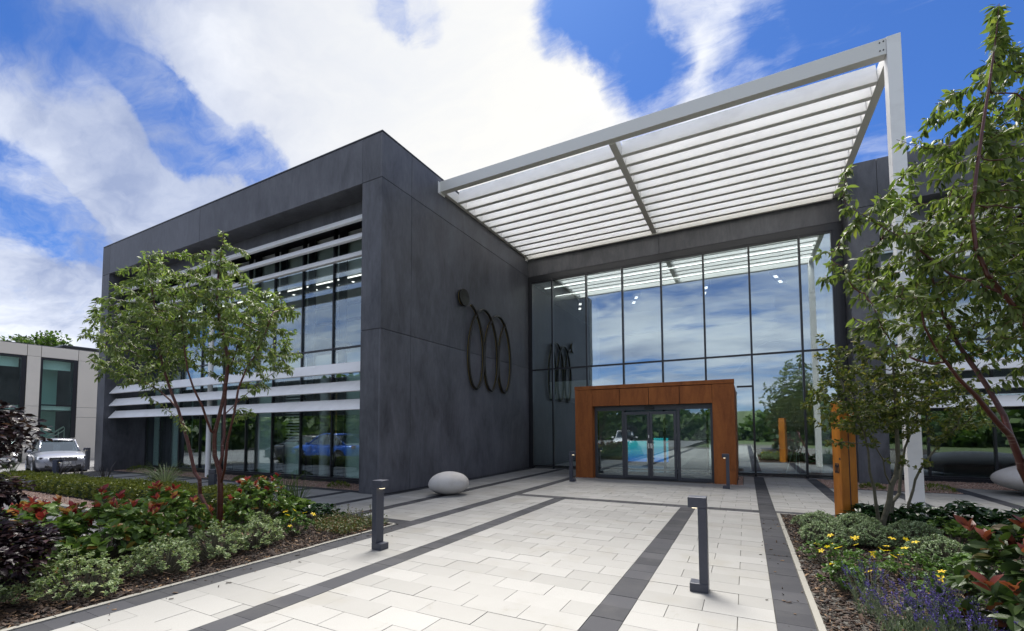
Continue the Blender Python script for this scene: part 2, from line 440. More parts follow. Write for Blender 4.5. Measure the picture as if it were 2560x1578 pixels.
def f_cherrybark(nt, b):
    p = objco(nt)
    sp = nt.add('ShaderNodeSeparateXYZ'); nt.put(sp.inputs[0], p)
    ring = nt.noise(nt.scale(p, (3, 3, 42)), 1.0, 3, 0.6)
    c = nt.mix(nt.noise(p, 14, 5, 0.6), (0.040, 0.010, 0.008), (0.115, 0.030, 0.022))
    c = nt.mix(nt.ss(ring, 0.63, 0.70, 0, 0.8), c, (0.30, 0.23, 0.19))
    nt.put(b.inputs['Base Color'], c)
mat('cherry_bark', rough=0.35, fn=f_cherrybark)
def f_greybark(nt, b):
    p = objco(nt)
    c = nt.mix(nt.noise(p, 18, 5, 0.7), (0.055, 0.050, 0.032), (0.155, 0.145, 0.10))
    nt.put(b.inputs['Base Color'], c); bump(nt, b, nt.noise(p, 40, 4, 0.6), 0.4, 0.01)
mat('grey_bark', rough=0.8, fn=f_greybark)
def paint(name, col, metal=0.5):
    mat(name, col, 0.28, metal)
    MATS[name].node_tree.nodes['Principled BSDF'].inputs['Coat Weight'].default_value = 0.8
paint('paint_silver', (0.26, 0.27, 0.31), 0.3); paint('paint_white', (0.5, 0.5, 0.52), 0.0); paint('paint_blue', (0.02, 0.09, 0.42), 0.3)
paint('paint_black', (0.015, 0.016, 0.02), 0.2); paint('paint_grey', (0.30, 0.30, 0.34), 0.5)
mat('tyre', (0.018, 0.018, 0.019), 0.75); mat('alloy', (0.45, 0.46, 0.48), 0.3, 0.9); mat('black_plastic', (0.015, 0.015, 0.016), 0.5)
mat('headlight', (0.75, 0.78, 0.82), 0.08); mat('plate_white', (0.75, 0.75, 0.72), 0.4); mat('plate_black', (0.01, 0.01, 0.01), 0.5); mat('chrome', (0.7, 0.7, 0.72), 0.12, 1.0)

# ------------------------------------------------------------------ mesh helpers
def mesh_from(name, V, F, smooth=False):
    me = bpy.data.meshes.new(name)
    V = np.asarray(V, np.float32)
    if isinstance(F, np.ndarray):
        k = F.shape[1]; nf = F.shape[0]
        me.vertices.add(len(V)); me.vertices.foreach_set('co', V.ravel())
        me.loops.add(nf*k); me.loops.foreach_set('vertex_index', F.astype(np.int32).ravel())
        me.polygons.add(nf); me.polygons.foreach_set('loop_start', np.arange(0, nf*k, k, dtype=np.int32))
        me.update(calc_edges=True)
    else:
        me.from_pydata(V.tolist(), [], F); me.update()
    if smooth: me.polygons.foreach_set('use_smooth', np.ones(len(me.polygons), bool))
    return me
def link(name, me, material, parent=None, loc=None, rot=None, kind=None, bevel=0):
    o = bpy.data.objects.new(name, me); C.objects.link(o)
    if material and not me.materials: me.materials.append(MATS[material])
    if parent: o.parent = parent
    if loc is not None: o.location = loc
    if rot is not None: o.rotation_euler = rot
    if kind: o['kind'] = kind
    if bevel:
        b = o.modifiers.new('bevel', 'BEVEL'); b.width = bevel; b.segments = 2; b.limit_method = 'ANGLE'; b.angle_limit = R(40)
    return o
def tag(o, label, cat, group=None):
    o['label'] = label; o['category'] = cat
    if group: o['group'] = group
    return o
def thing(name, label, cat, loc=(0, 0, 0), rz=0, group=None):
    o = bpy.data.objects.new(name, None); C.objects.link(o); o.location = loc; o.rotation_euler = (0, 0, rz)
    o.empty_display_size = 0.2
    return tag(o, label, cat, group)
def group_empty(name, parent):
    o = bpy.data.objects.new(name, None); C.objects.link(o); o.parent = parent; o.empty_display_size = 0.2
    return o
def dup(root, loc, rz=0, label=None, group=None):
    c = root.copy(); C.objects.link(c); c.location = loc; c.rotation_euler = (0, 0, rz)
    if label: c['label'] = label
    if group: c['group'] = group
    for ch in list(root.children):
        k = ch.copy(); C.objects.link(k); k.parent = c
        for g in list(ch.children):
            q = g.copy(); C.objects.link(q); q.parent = k
    return c
class MB:
    def __init__(s): s.V = []; s.F = []
    def box(s, x0, x1, y0, y1, z0, z1):
        i = len(s.V)
        s.V += [(x0,y0,z0),(x1,y0,z0),(x1,y1,z0),(x0,y1,z0),(x0,y0,z1),(x1,y0,z1),(x1,y1,z1),(x0,y1,z1)]
        s.F += [(i,i+3,i+2,i+1),(i+4,i+5,i+6,i+7),(i,i+1,i+5,i+4),(i+1,i+2,i+6,i+5),(i+2,i+3,i+7,i+6),(i+3,i,i+4,i+7)]
        return s
    def prism(s, pts, axis, a, b):
        """extrude a closed outline along an axis; pts are the two other coordinates in xyz order"""
        n = len(pts); i = len(s.V)
        def mk(p, t):
            return (t, p[0], p[1]) if axis == 'x' else (p[0], t, p[1]) if axis == 'y' else (p[0], p[1], t)
        s.V += [mk(p, a) for p in pts] + [mk(p, b) for p in pts]
        s.F += [tuple(range(i, i+n)), tuple(range(i+2*n-1, i+n-1, -1))]
        s.F += [(i+k, i+n+k, i+n+(k+1) % n, i+(k+1) % n) for k in range(n)]
        return s
    def cyl(s, c, r, z0, z1, n=20, r2=None):
        r2 = r if r2 is None else r2
        i = len(s.V)
        for rr, z in ((r, z0), (r2, z1)):
            s.V += [(c[0]+rr*math.cos(6.28318*k/n), c[1]+rr*math.sin(6.28318*k/n), z) for k in range(n)]
        s.F += [tuple(range(i+n-1, i-1, -1)), tuple(range(i+n, i+2*n))]
        s.F += [(i+k, i+(k+1) % n, i+n+(k+1) % n, i+n+k) for k in range(n)]
        return s
    def tube(s, pts, rad, n=8, caps=True):
        pts = [Vector(p) for p in pts]; m_ = len(pts); i = len(s.V)
        rad = rad if hasattr(rad, '__len__') else [rad]*m_
        ref = None
        for k, p in enumerate(pts):
            t = (pts[min(k+1, m_-1)]-pts[max(k-1, 0)]).normalized()
            if ref is None: ref = t.orthogonal().normalized()
            ref = (ref - t*ref.dot(t)).normalized(); bi = t.cross(ref)
            s.V += [tuple(p+(ref*math.cos(6.28318*q/n)+bi*math.sin(6.28318*q/n))*rad[k]) for q in range(n)]
        for k in range(m_-1):
            s.F += [(i+k*n+q, i+k*n+(q+1) % n, i+(k+1)*n+(q+1) % n, i+(k+1)*n+q) for q in range(n)]
        if caps: s.F += [tuple(range(i+n-1, i-1, -1)), tuple(range(i+(m_-1)*n, i+m_*n))]
        return s
    def build(s, name, material, parent=None, smooth=False, **kw):
        me = mesh_from(name, s.V, s.F, smooth)
        return link(name, me, material, parent, **kw)
def recalc(o):
    import bmesh
    bm = bmesh.new(); bm.from_mesh(o.data); bmesh.ops.recalc_face_normals(bm, faces=bm.faces[:]); bm.to_mesh(o.data); bm.free()
    return o
def B(name, x0, x1, y0, y1, z0, z1, material, parent=None, **kw):
    return MB().box(x0, x1, y0, y1, z0, z1).build(name, material, parent, **kw)
_unit = {}
def unit_box(name, material, parent, x0, x1, y0, y1, z0, z1, kind='u'):
    """a box that shares one mesh with all alike pieces (scaled object)"""
    key = (material, kind)
    if key not in _unit:
        me = mesh_from(material+'_piece', [(x-.5, y-.5, z-.5) for z in (0, 1) for x, y in ((0,0),(1,0),(1,1),(0,1))],
                       [(0,3,2,1),(4,5,6,7),(0,1,5,4),(1,2,6,5),(2,3,7,6),(3,0,4,7)])
        me.materials.append(MATS[material]); _unit[key] = me
    o = bpy.data.objects.new(name, _unit[key]); C.objects.link(o); o.parent = parent
    o.location = ((x0+x1)/2, (y0+y1)/2, (z0+z1)/2); o.scale = (x1-x0, y1-y0, z1-z0)
    return o

# ------------------------------------------------------------------ ground, road, paving
g = B('ground', -500, 500, -500, 600, -1.2, -0.5, 'turf', kind='structure')
mb = MB()
xs = [-95, -27, -21, -5.52]; zsr = [-0.34, -0.34, -0.14, -0.14]
for k in range(3):
    i = len(mb.V)
    mb.V += [(xs[k], -70, zsr[k]), (xs[k+1], -70, zsr[k+1]), (xs[k+1], 75, zsr[k+1]), (xs[k], 75, zsr[k])]
    mb.F += [(i, i+1, i+2, i+3)]
road = mb.build('road', 'asphalt', kind='structure')
# sub-base that shows in the joints between the pavers
pave = bpy.data.objects.new('paving', None); C.objects.link(pave); pave['kind'] = 'structure'
mb = MB()
for r in [(-8.40, 9.4, -14, 17.6), (-24.6, -8.40, 5.72, 10.2), (9.4, 16, 8, 18.5)]:
    mb.box(r[0], r[1], r[2], r[3], -0.40, -0.014)
mb.build('joint_bed', 'joint', pave)
BAND = {'w': (-8.30, -8.05), 'B': (-6.98, -6.70), 'A': (-5.45, -5.16), 's1': (-4.14, -3.86), 's2': (-1.27, -0.98), 's3': (0.18, 0.47), 'b4': (1.68, 1.96), 'b5': (3.17, 3.45), 'b6': (4.78, 5.07)}
lights = [(-8.05,-6.98,6.42,17.45), (-6.70,-5.45,6.42,17.45), (-5.16,-4.14,-10,10.08), (-3.86,-1.27,-10,10.08), (-0.98,0.18,-10,10.08),
          (-5.16,0.18,10.38,14.72), (-0.12,0.18,14.72,17.45), (-5.45+.29,-5.3,14.72,17.45), (0.47,1.68,10.45,17.45), (1.96,3.17,10.45,14.98), (3.45,4.78,10.45,14.98), (5.07,9.3,10.45,16.45),
          (-8.17,-7.0,5.9,6.12)]
darks = [('y',-8.30,-8.05,6.42,17.45), ('y',-6.98,-6.70,6.42,17.45), ('y',-5.45,-5.16,-10,17.45), ('y',-4.14,-3.86,-10,10.08), ('y',-1.27,-0.98,-10,10.08),
         ('y',0.18,0.47,-10,17.45), ('y',1.68,1.96,10.45,17.45), ('y',3.17,3.45,10.45,14.98), ('y',4.78,5.07,10.45,16.45),
         ('x',-5.16,0.18,10.08,10.38), ('x',0.47,9.3,10.16,10.45), ('x',-8.30,-5.45,6.12,6.42), ('x',1.96,4.78,14.98,15.10)]
# forecourt of the left wing
xb = [-9.72, -11.2, -12.7, -14.2, -15.7, -17.2, -18.7, -20.2, -21.7]
lo = -8.30
for x in xb:
    darks.append(('y', x, x+0.28, 5.75, 8.66)); lights.append((x+0.28, lo, 5.75, 8.66)); lo = x
darks.append(('x', -24.4, -8.62, 8.66, 8.95))
pieces = []
def cut(v0, v1, size, off=0.0):
    e = [v0]; x = v0 + (size*off if off else size)
    while x < v1 - 0.05: e.append(x); x += size
    e.append(v1); return [(e[i], e[i+1]) for i in range(len(e)-1)]
for (x0, x1, y0, y1) in lights:
    for ri, (a, b) in enumerate(cut(y0, y1, 0.3015)):
        L = 0.578
        for (c, d) in cut(x0, x1, L, 0.5 if ri % 2 else 0.0):
            pieces.append(('paver', c, d, a, b))
for (ax, x0, x1, y0, y1) in darks:
    for (a, b) in (cut(y0, y1, 0.29) if ax == 'y' else cut(x0, x1, 0.29)):
        pieces.append(('dark_paver', x0, x1, a, b) if ax == 'y' else ('dark_paver', a, b, y0, y1))
G = 0.0032
def view_size(p):
    c = Vector(((p[1]+p[2])/2, (p[3]+p[4])/2, -EYE)); z = c.dot(fw)
    if z < 0.8: return -1
    u, v = c.dot(RT)/z*F_PX, -c.dot(UP)/z*F_PX
    if abs(u) > 1300 or v > 585: return -1
    return (p[2]-p[1])*(p[4]-p[3])/z**3
jit = np.random.default_rng(5)
for kind in ('paver', 'dark_paver'):
    ps = sorted([p for p in pieces if p[0] == kind], key=view_size, reverse=True)
    rest = MB(); bl = MB()
    for k, p in enumerate(ps):
        q = (p[1]+.0026+jit.uniform(0,.0012), p[2]-.0022-jit.uniform(0,.0012), p[3]+.0010, p[4]-.0010-jit.uniform(0, .0016))
        z = jit.uniform(-0.0024, 0.0010)
        if k < 290:
            unit_box(kind, kind, pave, q[0], q[1], q[2], q[3], -0.06, z)
        else:
            rest.box(q[0], q[1], q[2], q[3], -0.05, z)
    o = rest.build('far_pavers' if kind == 'paver' else 'far_dark_pavers', kind, pave, kind='stuff')
# edging kerbs (flush) round the beds, kerb of the car park
for (n_, x0, x1, y0, y1, z1) in [(1,-5.52,-5.455,-10,6.05,0.012), (1,-8.5,-5.525,6.055,6.115,0.012), (1,0.475,0.53,-10,10.15,0.012), (1,0.535,9.3,10.095,10.15,0.012)]:
    if x1-x0 < y1-y0:
        for (a, b) in cut(y0, y1, 0.9): B('bed_edging', x0, x1, a+.003, b-.003, -0.3, z1+jit.uniform(-.003,.002), 'kerb', pave)
    else:
        for (a, b) in cut(x0, x1, 0.9): B('bed_edging', a+.003, b-.003, y0, y1, -0.3, z1+jit.uniform(-.003,.002), 'kerb', pave)
kerb = bpy.data.objects.new('kerb', None); C.objects.link(kerb); kerb['kind'] = 'structure'
for (a, b) in cut(-21.5, -9.3, 0.92): B('kerb_stone', a+.004, b-.004, 4.24, 4.36, -0.5, 0.0+jit.uniform(-.003,.003), 'kerb', kerb)
for (a, b) in cut(-4, 4.36, 0.92): B('kerb_stone', -9.42, -9.3, a+.004, b-.004, -0.5, 0.0, 'kerb', kerb)

# planting soil, bark mulch and gravel
soil = MB().box(-9.3, -5.525, -8, 6.05, -0.6, -0.02).box(-21.5, -8.4, 4.86, 5.715, -0.6, -0.012).box(0.535, 12, -8, 10.09, -0.6, -0.02)
soil.build('soil', 'soil', kind='structure')
def scatter(name, tv, tf, pos, mats, material, parent=None, kind=None, smooth=False, rim=None):
    """many copies of a small template in one mesh; mats is (n,3,3) rotation*scale"""
    tv = np.asarray(tv, float); n = len(pos)
    V = np.einsum('nij,kj->nki', mats, tv) + np.asarray(pos)[:, None, :]
    off = (np.arange(n)*len(tv))
    groups = {}
    for f in tf: groups.setdefault(len(f), []).append(f)
    me = bpy.data.meshes.new(name)
    V = V.reshape(-1, 3).astype(np.float32)
    loops = []; starts = []; c = 0
    for k, fs in groups.items():
        idx = (np.asarray(fs)[None, :, :] + off[:, None, None]).reshape(-1, k)
        loops.append(idx.ravel()); starts.append(c + np.arange(len(idx))*k); c += idx.size
    loops = np.concatenate(loops).astype(np.int32); starts = np.concatenate(starts).astype(np.int32)
    me.vertices.add(len(V)); me.vertices.foreach_set('co', V.ravel())
    me.loops.add(len(loops)); me.loops.foreach_set('vertex_index', loops)
    me.polygons.add(len(starts)); me.polygons.foreach_set('loop_start', starts)
    me.update(calc_edges=True)
    if smooth: me.polygons.foreach_set('use_smooth', np.ones(len(starts), bool))
    if rim is not None:
        a = me.attributes.new('rim', 'FLOAT', 'POINT'); a.data.foreach_set('value', np.tile(np.asarray(rim, np.float32), n))
    return link(name, me, material, parent, kind=kind)
def basis(dirs, roll, sx, sy=None, sz=None, normal=None):
    """rotation matrices whose y axis is dirs, rolled about it; scaled"""
    d = dirs/np.linalg.norm(dirs, axis=1, keepdims=True)
    u = np.tile(np.array([0, 0, 1.0]), (len(d), 1)) if normal is None else normal
    x = np.cross(d, u); nx = np.linalg.norm(x, axis=1, keepdims=True); bad = nx[:, 0] < 1e-3
    x[bad] = (1, 0, 0); nx[bad] = 1; x /= nx
    z = np.cross(x, d)
    c, s = np.cos(roll)[:, None], np.sin(roll)[:, None]
    x2 = x*c + z*s; z2 = -x*s + z*c
    sy = sx if sy is None else sy; sz = sx if sz is None else sz
    return np.stack([x2*sx[:, None], d*sy[:, None], z2*sz[:, None]], axis=2)
def rand_rot(n):
    q = rng.normal(size=(n, 4)); q /= np.linalg.norm(q, axis=1, keepdims=True)
    w, x, y, z = q.T
    return np.stack([np.stack([1-2*(y*y+z*z), 2*(x*y-z*w), 2*(x*z+y*w)], 1), np.stack([2*(x*y+z*w), 1-2*(x*x+z*z), 2*(y*z-x*w)], 1), np.stack([2*(x*z-y*w), 2*(y*z+x*w), 1-2*(x*x+y*y)], 1)], 1)
CHIP_V = [(-.5,-.5,0),(.5,-.4,0),(.45,.5,0),(-.5,.42,0),(-.4,-.4,1),(.42,-.3,1),(.36,.42,1),(-.4,.36,1)]
CHIP_F = [(0,3,2,1),(4,5,6,7),(0,1,5,4),(1,2,6,5),(2,3,7,6),(3,0,4,7)]
def chips(n, x0, x1, y0, y1, near):
    P = np.stack([rng.uniform(x0, x1, n), rng.uniform(y0, y1, n), rng.uniform(-0.02, 0.022, n)], 1)
    ang = rng.uniform(0, 6.28, n); tl = rng.normal(0, 0.28, n)
    d = np.stack([np.cos(ang)*np.cos(tl), np.sin(ang)*np.cos(tl), np.sin(tl)], 1)
    L = rng.lognormal(math.log(0.042), 0.45, n)
    return P, basis(d, rng.normal(0, .5, n), L*rng.uniform(.16, .42, n), L, np.full(n, .006))
P1, M1 = chips(20000, -7.4, -5.52, 0.6, 6.0, 1); P2, M2 = chips(24000, 0.54, 3.2, 3.4, 10.05, 1); P3, M3 = chips(3500, -9.2, -7.4, 1, 6, 1)
scatter('bark_mulch', CHIP_V, CHIP_F, np.concatenate([P1, P2, P3]), np.concatenate([M1, M2, M3]), 'bark_chip', kind='stuff')
P1, M1 = chips(70, -5.53, -4.9, 0.8, 6.0, 1); P2, M2 = chips(60, 0.1, 0.5, 3.2, 9.5, 1)
for P_ in (P1, P2): P_[:, 2] = 0.006
keep = rng.random(130) < .8
scatter('stray_chips', CHIP_V, CHIP_F, np.concatenate([P1, P2])[keep], np.concatenate([M1, M2])[keep]*.7, 'bark_chip', kind='stuff')
GR = [(-23.8, -9.09, 8.97, 10.05), (1.98, 4.76, 15.11, 17.46), (5.0, 14, 16.47, 18.35), (2.98, 5.0, 17.47, 18.35), (-21.4, -9.31, 4.37, 4.85), (-0.27, -0.13, 14.74, 17.45), (-1.1, -0.13, 14.60, 14.78), (-5.3, -4.45, 14.60, 14.78)]
mb = MB()
for k, r in enumerate(GR): mb.box(*r, -0.2, -0.006)
mb.build('gravel_bed', 'gravel_base', kind='structure')
PEB_V = [(0,0,.5),(.5,0,.05),(.1,.48,0),(-.45,.2,.08),(-.3,-.42,0),(.25,-.4,.06),(0,0,-.4)]
PEB_F = [(0,1,2),(0,2,3),(0,3,4),(0,4,5),(0,5,1),(6,2,1),(6,3,2),(6,4,3),(6,5,4),(6,1,5)]
Ps = []
for r in GR:
    ar = (r[1]-r[0])*(r[3]-r[2]); n = int(ar*420)
    Ps.append(np.stack([rng.uniform(r[0]+.01, r[1]-.01, n), rng.uniform(r[2]+.01, r[3]-.01, n), rng.uniform(-.012, .006, n)], 1))
Ps = np.concatenate(Ps)
scatter('gravel', PEB_V, PEB_F, Ps, rand_rot(len(Ps))*rng.uniform(.02, .042, len(Ps))[:, None, None], 'gravel', kind='stuff')

# ------------------------------------------------------------------ main office building
office = thing('office_building', 'two storey office building clad in dark grey render panels with large glass fronts', 'building')
XA, YA, YG, YL = -8.35, 8.60, 10.15, 17.55
XL, XL2, XP = -24.44, -23.84, -9.06
ZT, ZF, ZM = 9.61, 8.37, 4.31
GAP = 0.006
# --- left wing: backing core, then the joint-separated panels hung on it
core = MB()
core.box(XL+.05, XA-.05, YA+.05, YG+2, ZF+.06, ZT-.06)              # parapet band
core.box(XL+.05, XL2-.05, YA+.05, 30, 0, ZT-.1)                     # far pier and end wall
core.box(XP+.05, XA-.05, YA+.05, 30, 0, ZT-.1)                      # near pier and side wall
core.box(XL+.05, XA-.05, YG+2, 30, 8.3, ZT-.3)
core = core.build('wall', 'dark_wall', office)
def panel(x0, x1, y0, y1, z0, z1):
    return B('cladding_panel', x0, x1, y0, y1, z0, z1, 'clad', core, bevel=0.006)
T = 0.06
# side wall facing the entrance court (joints at y=9.78 and by height)
ys = [YA, 9.79, YL-.005]; zs = [0.0, ZM, ZF, ZT]
for i in range(2):
    for j in range(3):
        panel(XA-T, XA, ys[i]+(GAP if i else 0), ys[i+1]-(GAP if i == 0 else 0), zs[j]+(GAP if j else 0.0), zs[j+1]-GAP)
panel(XA-T, XA, YL, 29.9, ZF, ZT-GAP)
# front of near pier and far pier, parapet strips
for j in range(3): panel(XP, XA-T-.002, YA, YA+T, zs[j]+(GAP if j else 0), zs[j+1]-GAP)
for j in range(2): panel(XL, XL2, YA, YA+T, [0, ZF][j]+(GAP if j else 0), [ZF, ZT][j]-GAP)
fx = [XL2+GAP, -17.0, XP-GAP]
for i in range(2): panel(fx[i]+(GAP if i else 0), fx[i+1]-(GAP if i == 0 else 0), YA, YA+T, ZF, ZT-GAP)
# reveals and soffit of the deep front recess
panel(XL2-T, XL2+.001, YA+T+.002, YG, 0, ZF-GAP)
panel(XP-.001, XP+T, YA+T+.002, YG, 0, ZF-GAP)
panel(XL2+.003, XP-.003, YA+T+.002, YG-.004, ZF, ZF+.05)
panel(XL2+.005, XP-.005, 9.28, 9.36, 7.86, ZF-.004)
panel(XL-T, XL-.002, YA, 30, 0, ZT-GAP)
B('coping', XL-.03, XA+.012, YA-.012, YA+.4, ZT, ZT+.035, 'frame', office)
B('coping', XA-.4, XA+.012, YA+.402, YL, ZT, ZT+.035, 'frame', office)
B('roof', XL+.1, XA-.3, YA+.4, 30, ZT-.25, ZT-.15, 'roof_felt', office)

def curtain(x_edges, y, z_edges, z0, z1, gmat, parent, mw=0.055, md=0.10):
    """glass wall: one pane per bay, mullions and transoms as separate bars"""
    cw = group_empty('curtain_wall', parent)
    for i in range(len(x_edges)-1):
        for j in range(len(z_edges)-1):
            pn = unit_box('pane', gmat, cw, x_edges[i]+mw/2+.001, x_edges[i+1]-mw/2-.001, y, y+0.014, z_edges[j]+mw/2, z_edges[j+1]-mw/2)
            pn.rotation_euler = (jit.normal(0, .0016), 0, jit.normal(0, .0022))
    for x in x_edges: unit_box('mullion', 'frame', cw, x-mw/2, x+mw/2, y-.045, y+md, z0, z1)
    for z in z_edges:
        for i in range(len(x_edges)-1):
            unit_box('transom', 'frame', cw, x_edges[i]+mw/2+.0005, x_edges[i+1]-mw/2-.0005, y-.035, y+md-.02, z-mw/2, z+mw/2)
    return cw
gx = [XP-.03]+[-10.385-1.523*k for k in range(9)]+[XL2+.03]
gx = sorted(gx)
cwA = curtain(gx, YG, [0.13, ZM, 7.86], 0.0, 8.36, 'glass', office)
for k, x in enumerate(gx[1:-1]):      # dark fins standing just inside the glass
    unit_box('fin', 'frame', cwA, x+.03, x+.36, YG+.16, YG+.22, 0.05, 8.3)
B('sill', XL2, XP, YG-.10, YG+.12, 0.0, 0.10, 'frame', office)
# sun-shading blades: lower front edge, sloping up and back
def blade(x0, x1, zf, zb, y0=8.77, y1=8.98):
    pts = [(y0, zf), (y0+.012, zf-.012), (y0+.10, zf-.015), (y1+.03, zb-.05), (y1, zb)]
    return recalc(MB().prism(pts, 'x', x0, x1).build('louvre_blade', 'white_metal', office))
ZB = [(2.223, 2.524), (2.735, 3.039), (3.262, 3.574), (7.52, 7.773), (7.002, 7.244), (6.494, 6.723)]
for zf, zb in ZB:
    b_ = blade(XL2+.05, XP-.012, zf, zb)
    o = recalc(MB().prism([(8.76, zf-.02), (9.02, zb-.06), (9.0, zb+.03), (8.75, zf+.012)], 'x', XL2+.035, XL2+.05).build('end_plate', 'white_metal', b_))
for cx in (-17.25,):
    MB().cyl((cx, 9.25), 0.085, 0.0, ZF, 24).build('column', 'white_metal', office, smooth=False)
# interior of the wing
inn = group_empty('interior', office)
B('ground_floor', XL2, XA-.1, YG+.15, 29, -0.1, 0.02, 'floor_tile', inn)
B('first_floor_slab', XL2+.3, XA-.12, YG+.25, 28, 3.55, 4.22, 'ceiling', inn)
B('ceiling', XL2+.3, XA-.12, YG+.55, 28, 7.55, 7.7, 'ceiling', inn)
B('bulkhead', XL2+.3, XA-.12, YG+.30, YG+.54, 6.9, 8.3, 'white_wall', inn)
B('back_wall', XL2+.3, XA-.12, 19.0, 19.1, 0.02, 3.5, 'white_wall', inn)
B('back_wall', XL2+.3, XA-.12, 21.5, 21.6, 4.25, 7.5, 'white_wall', inn)
for (x0, x1, m_) in [(-23.8, -23.4, 'green_wall'), (-22.65, -21.8, 'green_wall'), (-21.1, -20.7, 'green_wall'), (-18.9, -18.3, 'green_wall'), (-16.3, -15.45, 'green_wall'), (-11.8, -10.95, 'green_wall')]:
    B('partition', x0, x1, 10.42, 10.45, 0.03, 3.5, m_, inn)
B('low_screen', -14.75, -13.8, 10.50, 10.53, 0.05, 1.25, 'green_wall', inn)
bl = MB()
for k in range(17): bl.box(-14.74, -13.8, 10.45, 10.49, 1.3+k*.105, 1.345+k*.105)
bl.build('blind_slats', 'blind', inn, kind='stuff')
B('shelf_unit', -13.3, -12.5, 11.0, 11.4, 1.3, 2.95, 'amber', inn)
MB().cyl((-13.0, 10.75), .16, 0.02, 3.5, 20).cyl((-19.0, 10.75), .16, 0.02, 3.5, 20).build('inner_column', 'white_wall', inn, smooth=False)
for y in (12.2, 14.4, 16.6):
    B('ceiling_light', -22, -9.4, y, y+.12, 7.42, 7.54, 'door_frame', inn)
for k in range(18):
    unit_box('spotlight', 'lamp_white', inn, -9.9-.7*k, -9.8-.7*k, 12.22, 12.3, 7.405, 7.418)
B('meeting_table', -16.3, -13.9, 12.2, 13.2, 0.70, 0.75, 'white_wall', inn)
B('side_light_strip', -23, -9.5, 10.72, 10.75, 6.86, 6.895, 'lamp_white', inn)

# --- entrance hall between the wings
hall = MB().box(XA, 2.95, YL+.06, YL+.5, ZF+.03, ZT-.1).box(XA, 2.95, 27.2, 27.6, 0, ZT).build('hall_wall', 'dark_wall', office)
def hpanel(x0, x1, y0, y1, z0, z1): return B('cladding_panel', x0, x1, y0, y1, z0, z1, 'clad', hall, bevel=0.006)
fx = [XA+.004, -2.775, 2.945]
for i in range(2): hpanel(fx[i]+(GAP if i else 0), fx[i+1]-(GAP if i == 0 else 0), YL, YL+.06, ZF, ZT)
B('roof', XA, 2.95, YL+.07, 27.6, ZT-.25, ZT-.12, 'roof_felt', office)
mx_ = [-8.20, -7.234, -5.715, -4.22, -2.735, -1.241, 0.247, 1.745, 2.66]
HZ = [0.10, 4.225, 8.10]
cwH = group_empty('curtain_wall', office)
for i in range(len(mx_)-1):
    for j in range(2):
        zlo = 3.16 if (j == 0 and -5.3 < mx_[i]+.7 < -0.6) else HZ[j]
        pn = unit_box('pane', 'glass_lobby', cwH, mx_[i]+.03, mx_[i+1]-.03, YL+.08, YL+.094, zlo+.03, HZ[j+1]-.03)
        pn.rotation_euler = (jit.normal(0, .0018), 0, jit.normal(0, .0024))
for x in mx_: unit_box('mullion', 'frame', cwH, x-.032, x+.032, YL+.02, YL+.2, 0.0, 8.12)
for i in range(len(mx_)-1):
    for z in HZ: unit_box('transom', 'frame', cwH, mx_[i]+.0325, mx_[i+1]-.0325, YL+.03, YL+.17, z-.03, z+.03)
unit_box('transom', 'frame', cwH, -0.25, 0.214, YL+.032, YL+.165, 3.09, 3.15)
B('head_frame', XA+.01, 2.94, YL+.01, YL+.25, 8.13, ZF-.006, 'frame', office)
B('jamb', XA+.005, -8.235, YL+.012, YL+.22, 0, 8.13, 'frame', office)
B('jamb', 2.695, 2.94, YL+.012, YL+.22, 0, 8.13, 'frame', office)
ih = group_empty('hall_interior', office)
B('hall_floor', XA, 2.95, YL+.1, 27, -0.1, 0.012, 'floor_tile', ih)
B('hall_ceiling', XA, 2.95, YL+.55, 27, 8.12, 8.25, 'ceiling', ih)
B('back_wall', XA, 2.95, 26.6, 26.7, 0.02, 8.1, 'white_wall', ih)
B('end_wall', XA+.02, XA+.1, YL+.3, 20.2, 0.02, 8.1, 'clad', ih)
B('end_wall', 2.85, 2.93, YL+.3, 26, 0.02, 8.1, 'white_wall', ih)
B('gallery_slab', -5.6, 2.84, 22.0, 26.5, 3.5, 4.1, 'white_wall', ih)
B('gallery_slab', XA+.12, -5.62, 19.6, 26.5, 3.1, 3.9, 'white_wall', ih)
B('upper_beam', -6.6, 1.2, 21.6, 22.0, 6.25, 7.25, 'ceiling', ih)
B('pillar', -6.4, -6.05, 20.2, 20.55, 3.92, 8.1, 'ceiling', ih)
B('pillar', 2.25, 2.5, 18.3, 18.55, 0.02, 8.1, 'ceiling', ih)
B('light_strip', -8.0, 2.4, 18.6, 18.63, 8.085, 8.115, 'lamp_white', ih)
B('light_strip', -8.0, 2.4, 19.9, 19.93, 8.095, 8.115, 'lamp_white', ih)
B('ceiling_drop', -8.2, 2.8, 19.95, 26.5, 7.86, 8.08, 'ceiling', ih)
for (x, y, a) in [(-7.0, 20.6, .35), (-4.4, 20.8, .35), (-1.4, 20.8, .15), (1.3, 20.6, -.25)]:
    f_ = MB().box(-.13, .13, -.85, .85, -.16, 0).build('ceiling_light', 'door_frame', office, loc=(x, y, 7.80), rot=(0, 0, a))
    for k in (-.5, -.38, -.26, .3, .42, .54): MB().box(-.06, .06, k-.035, k+.035, -.175, -.161).build('spotlight', 'lamp_white', f_)
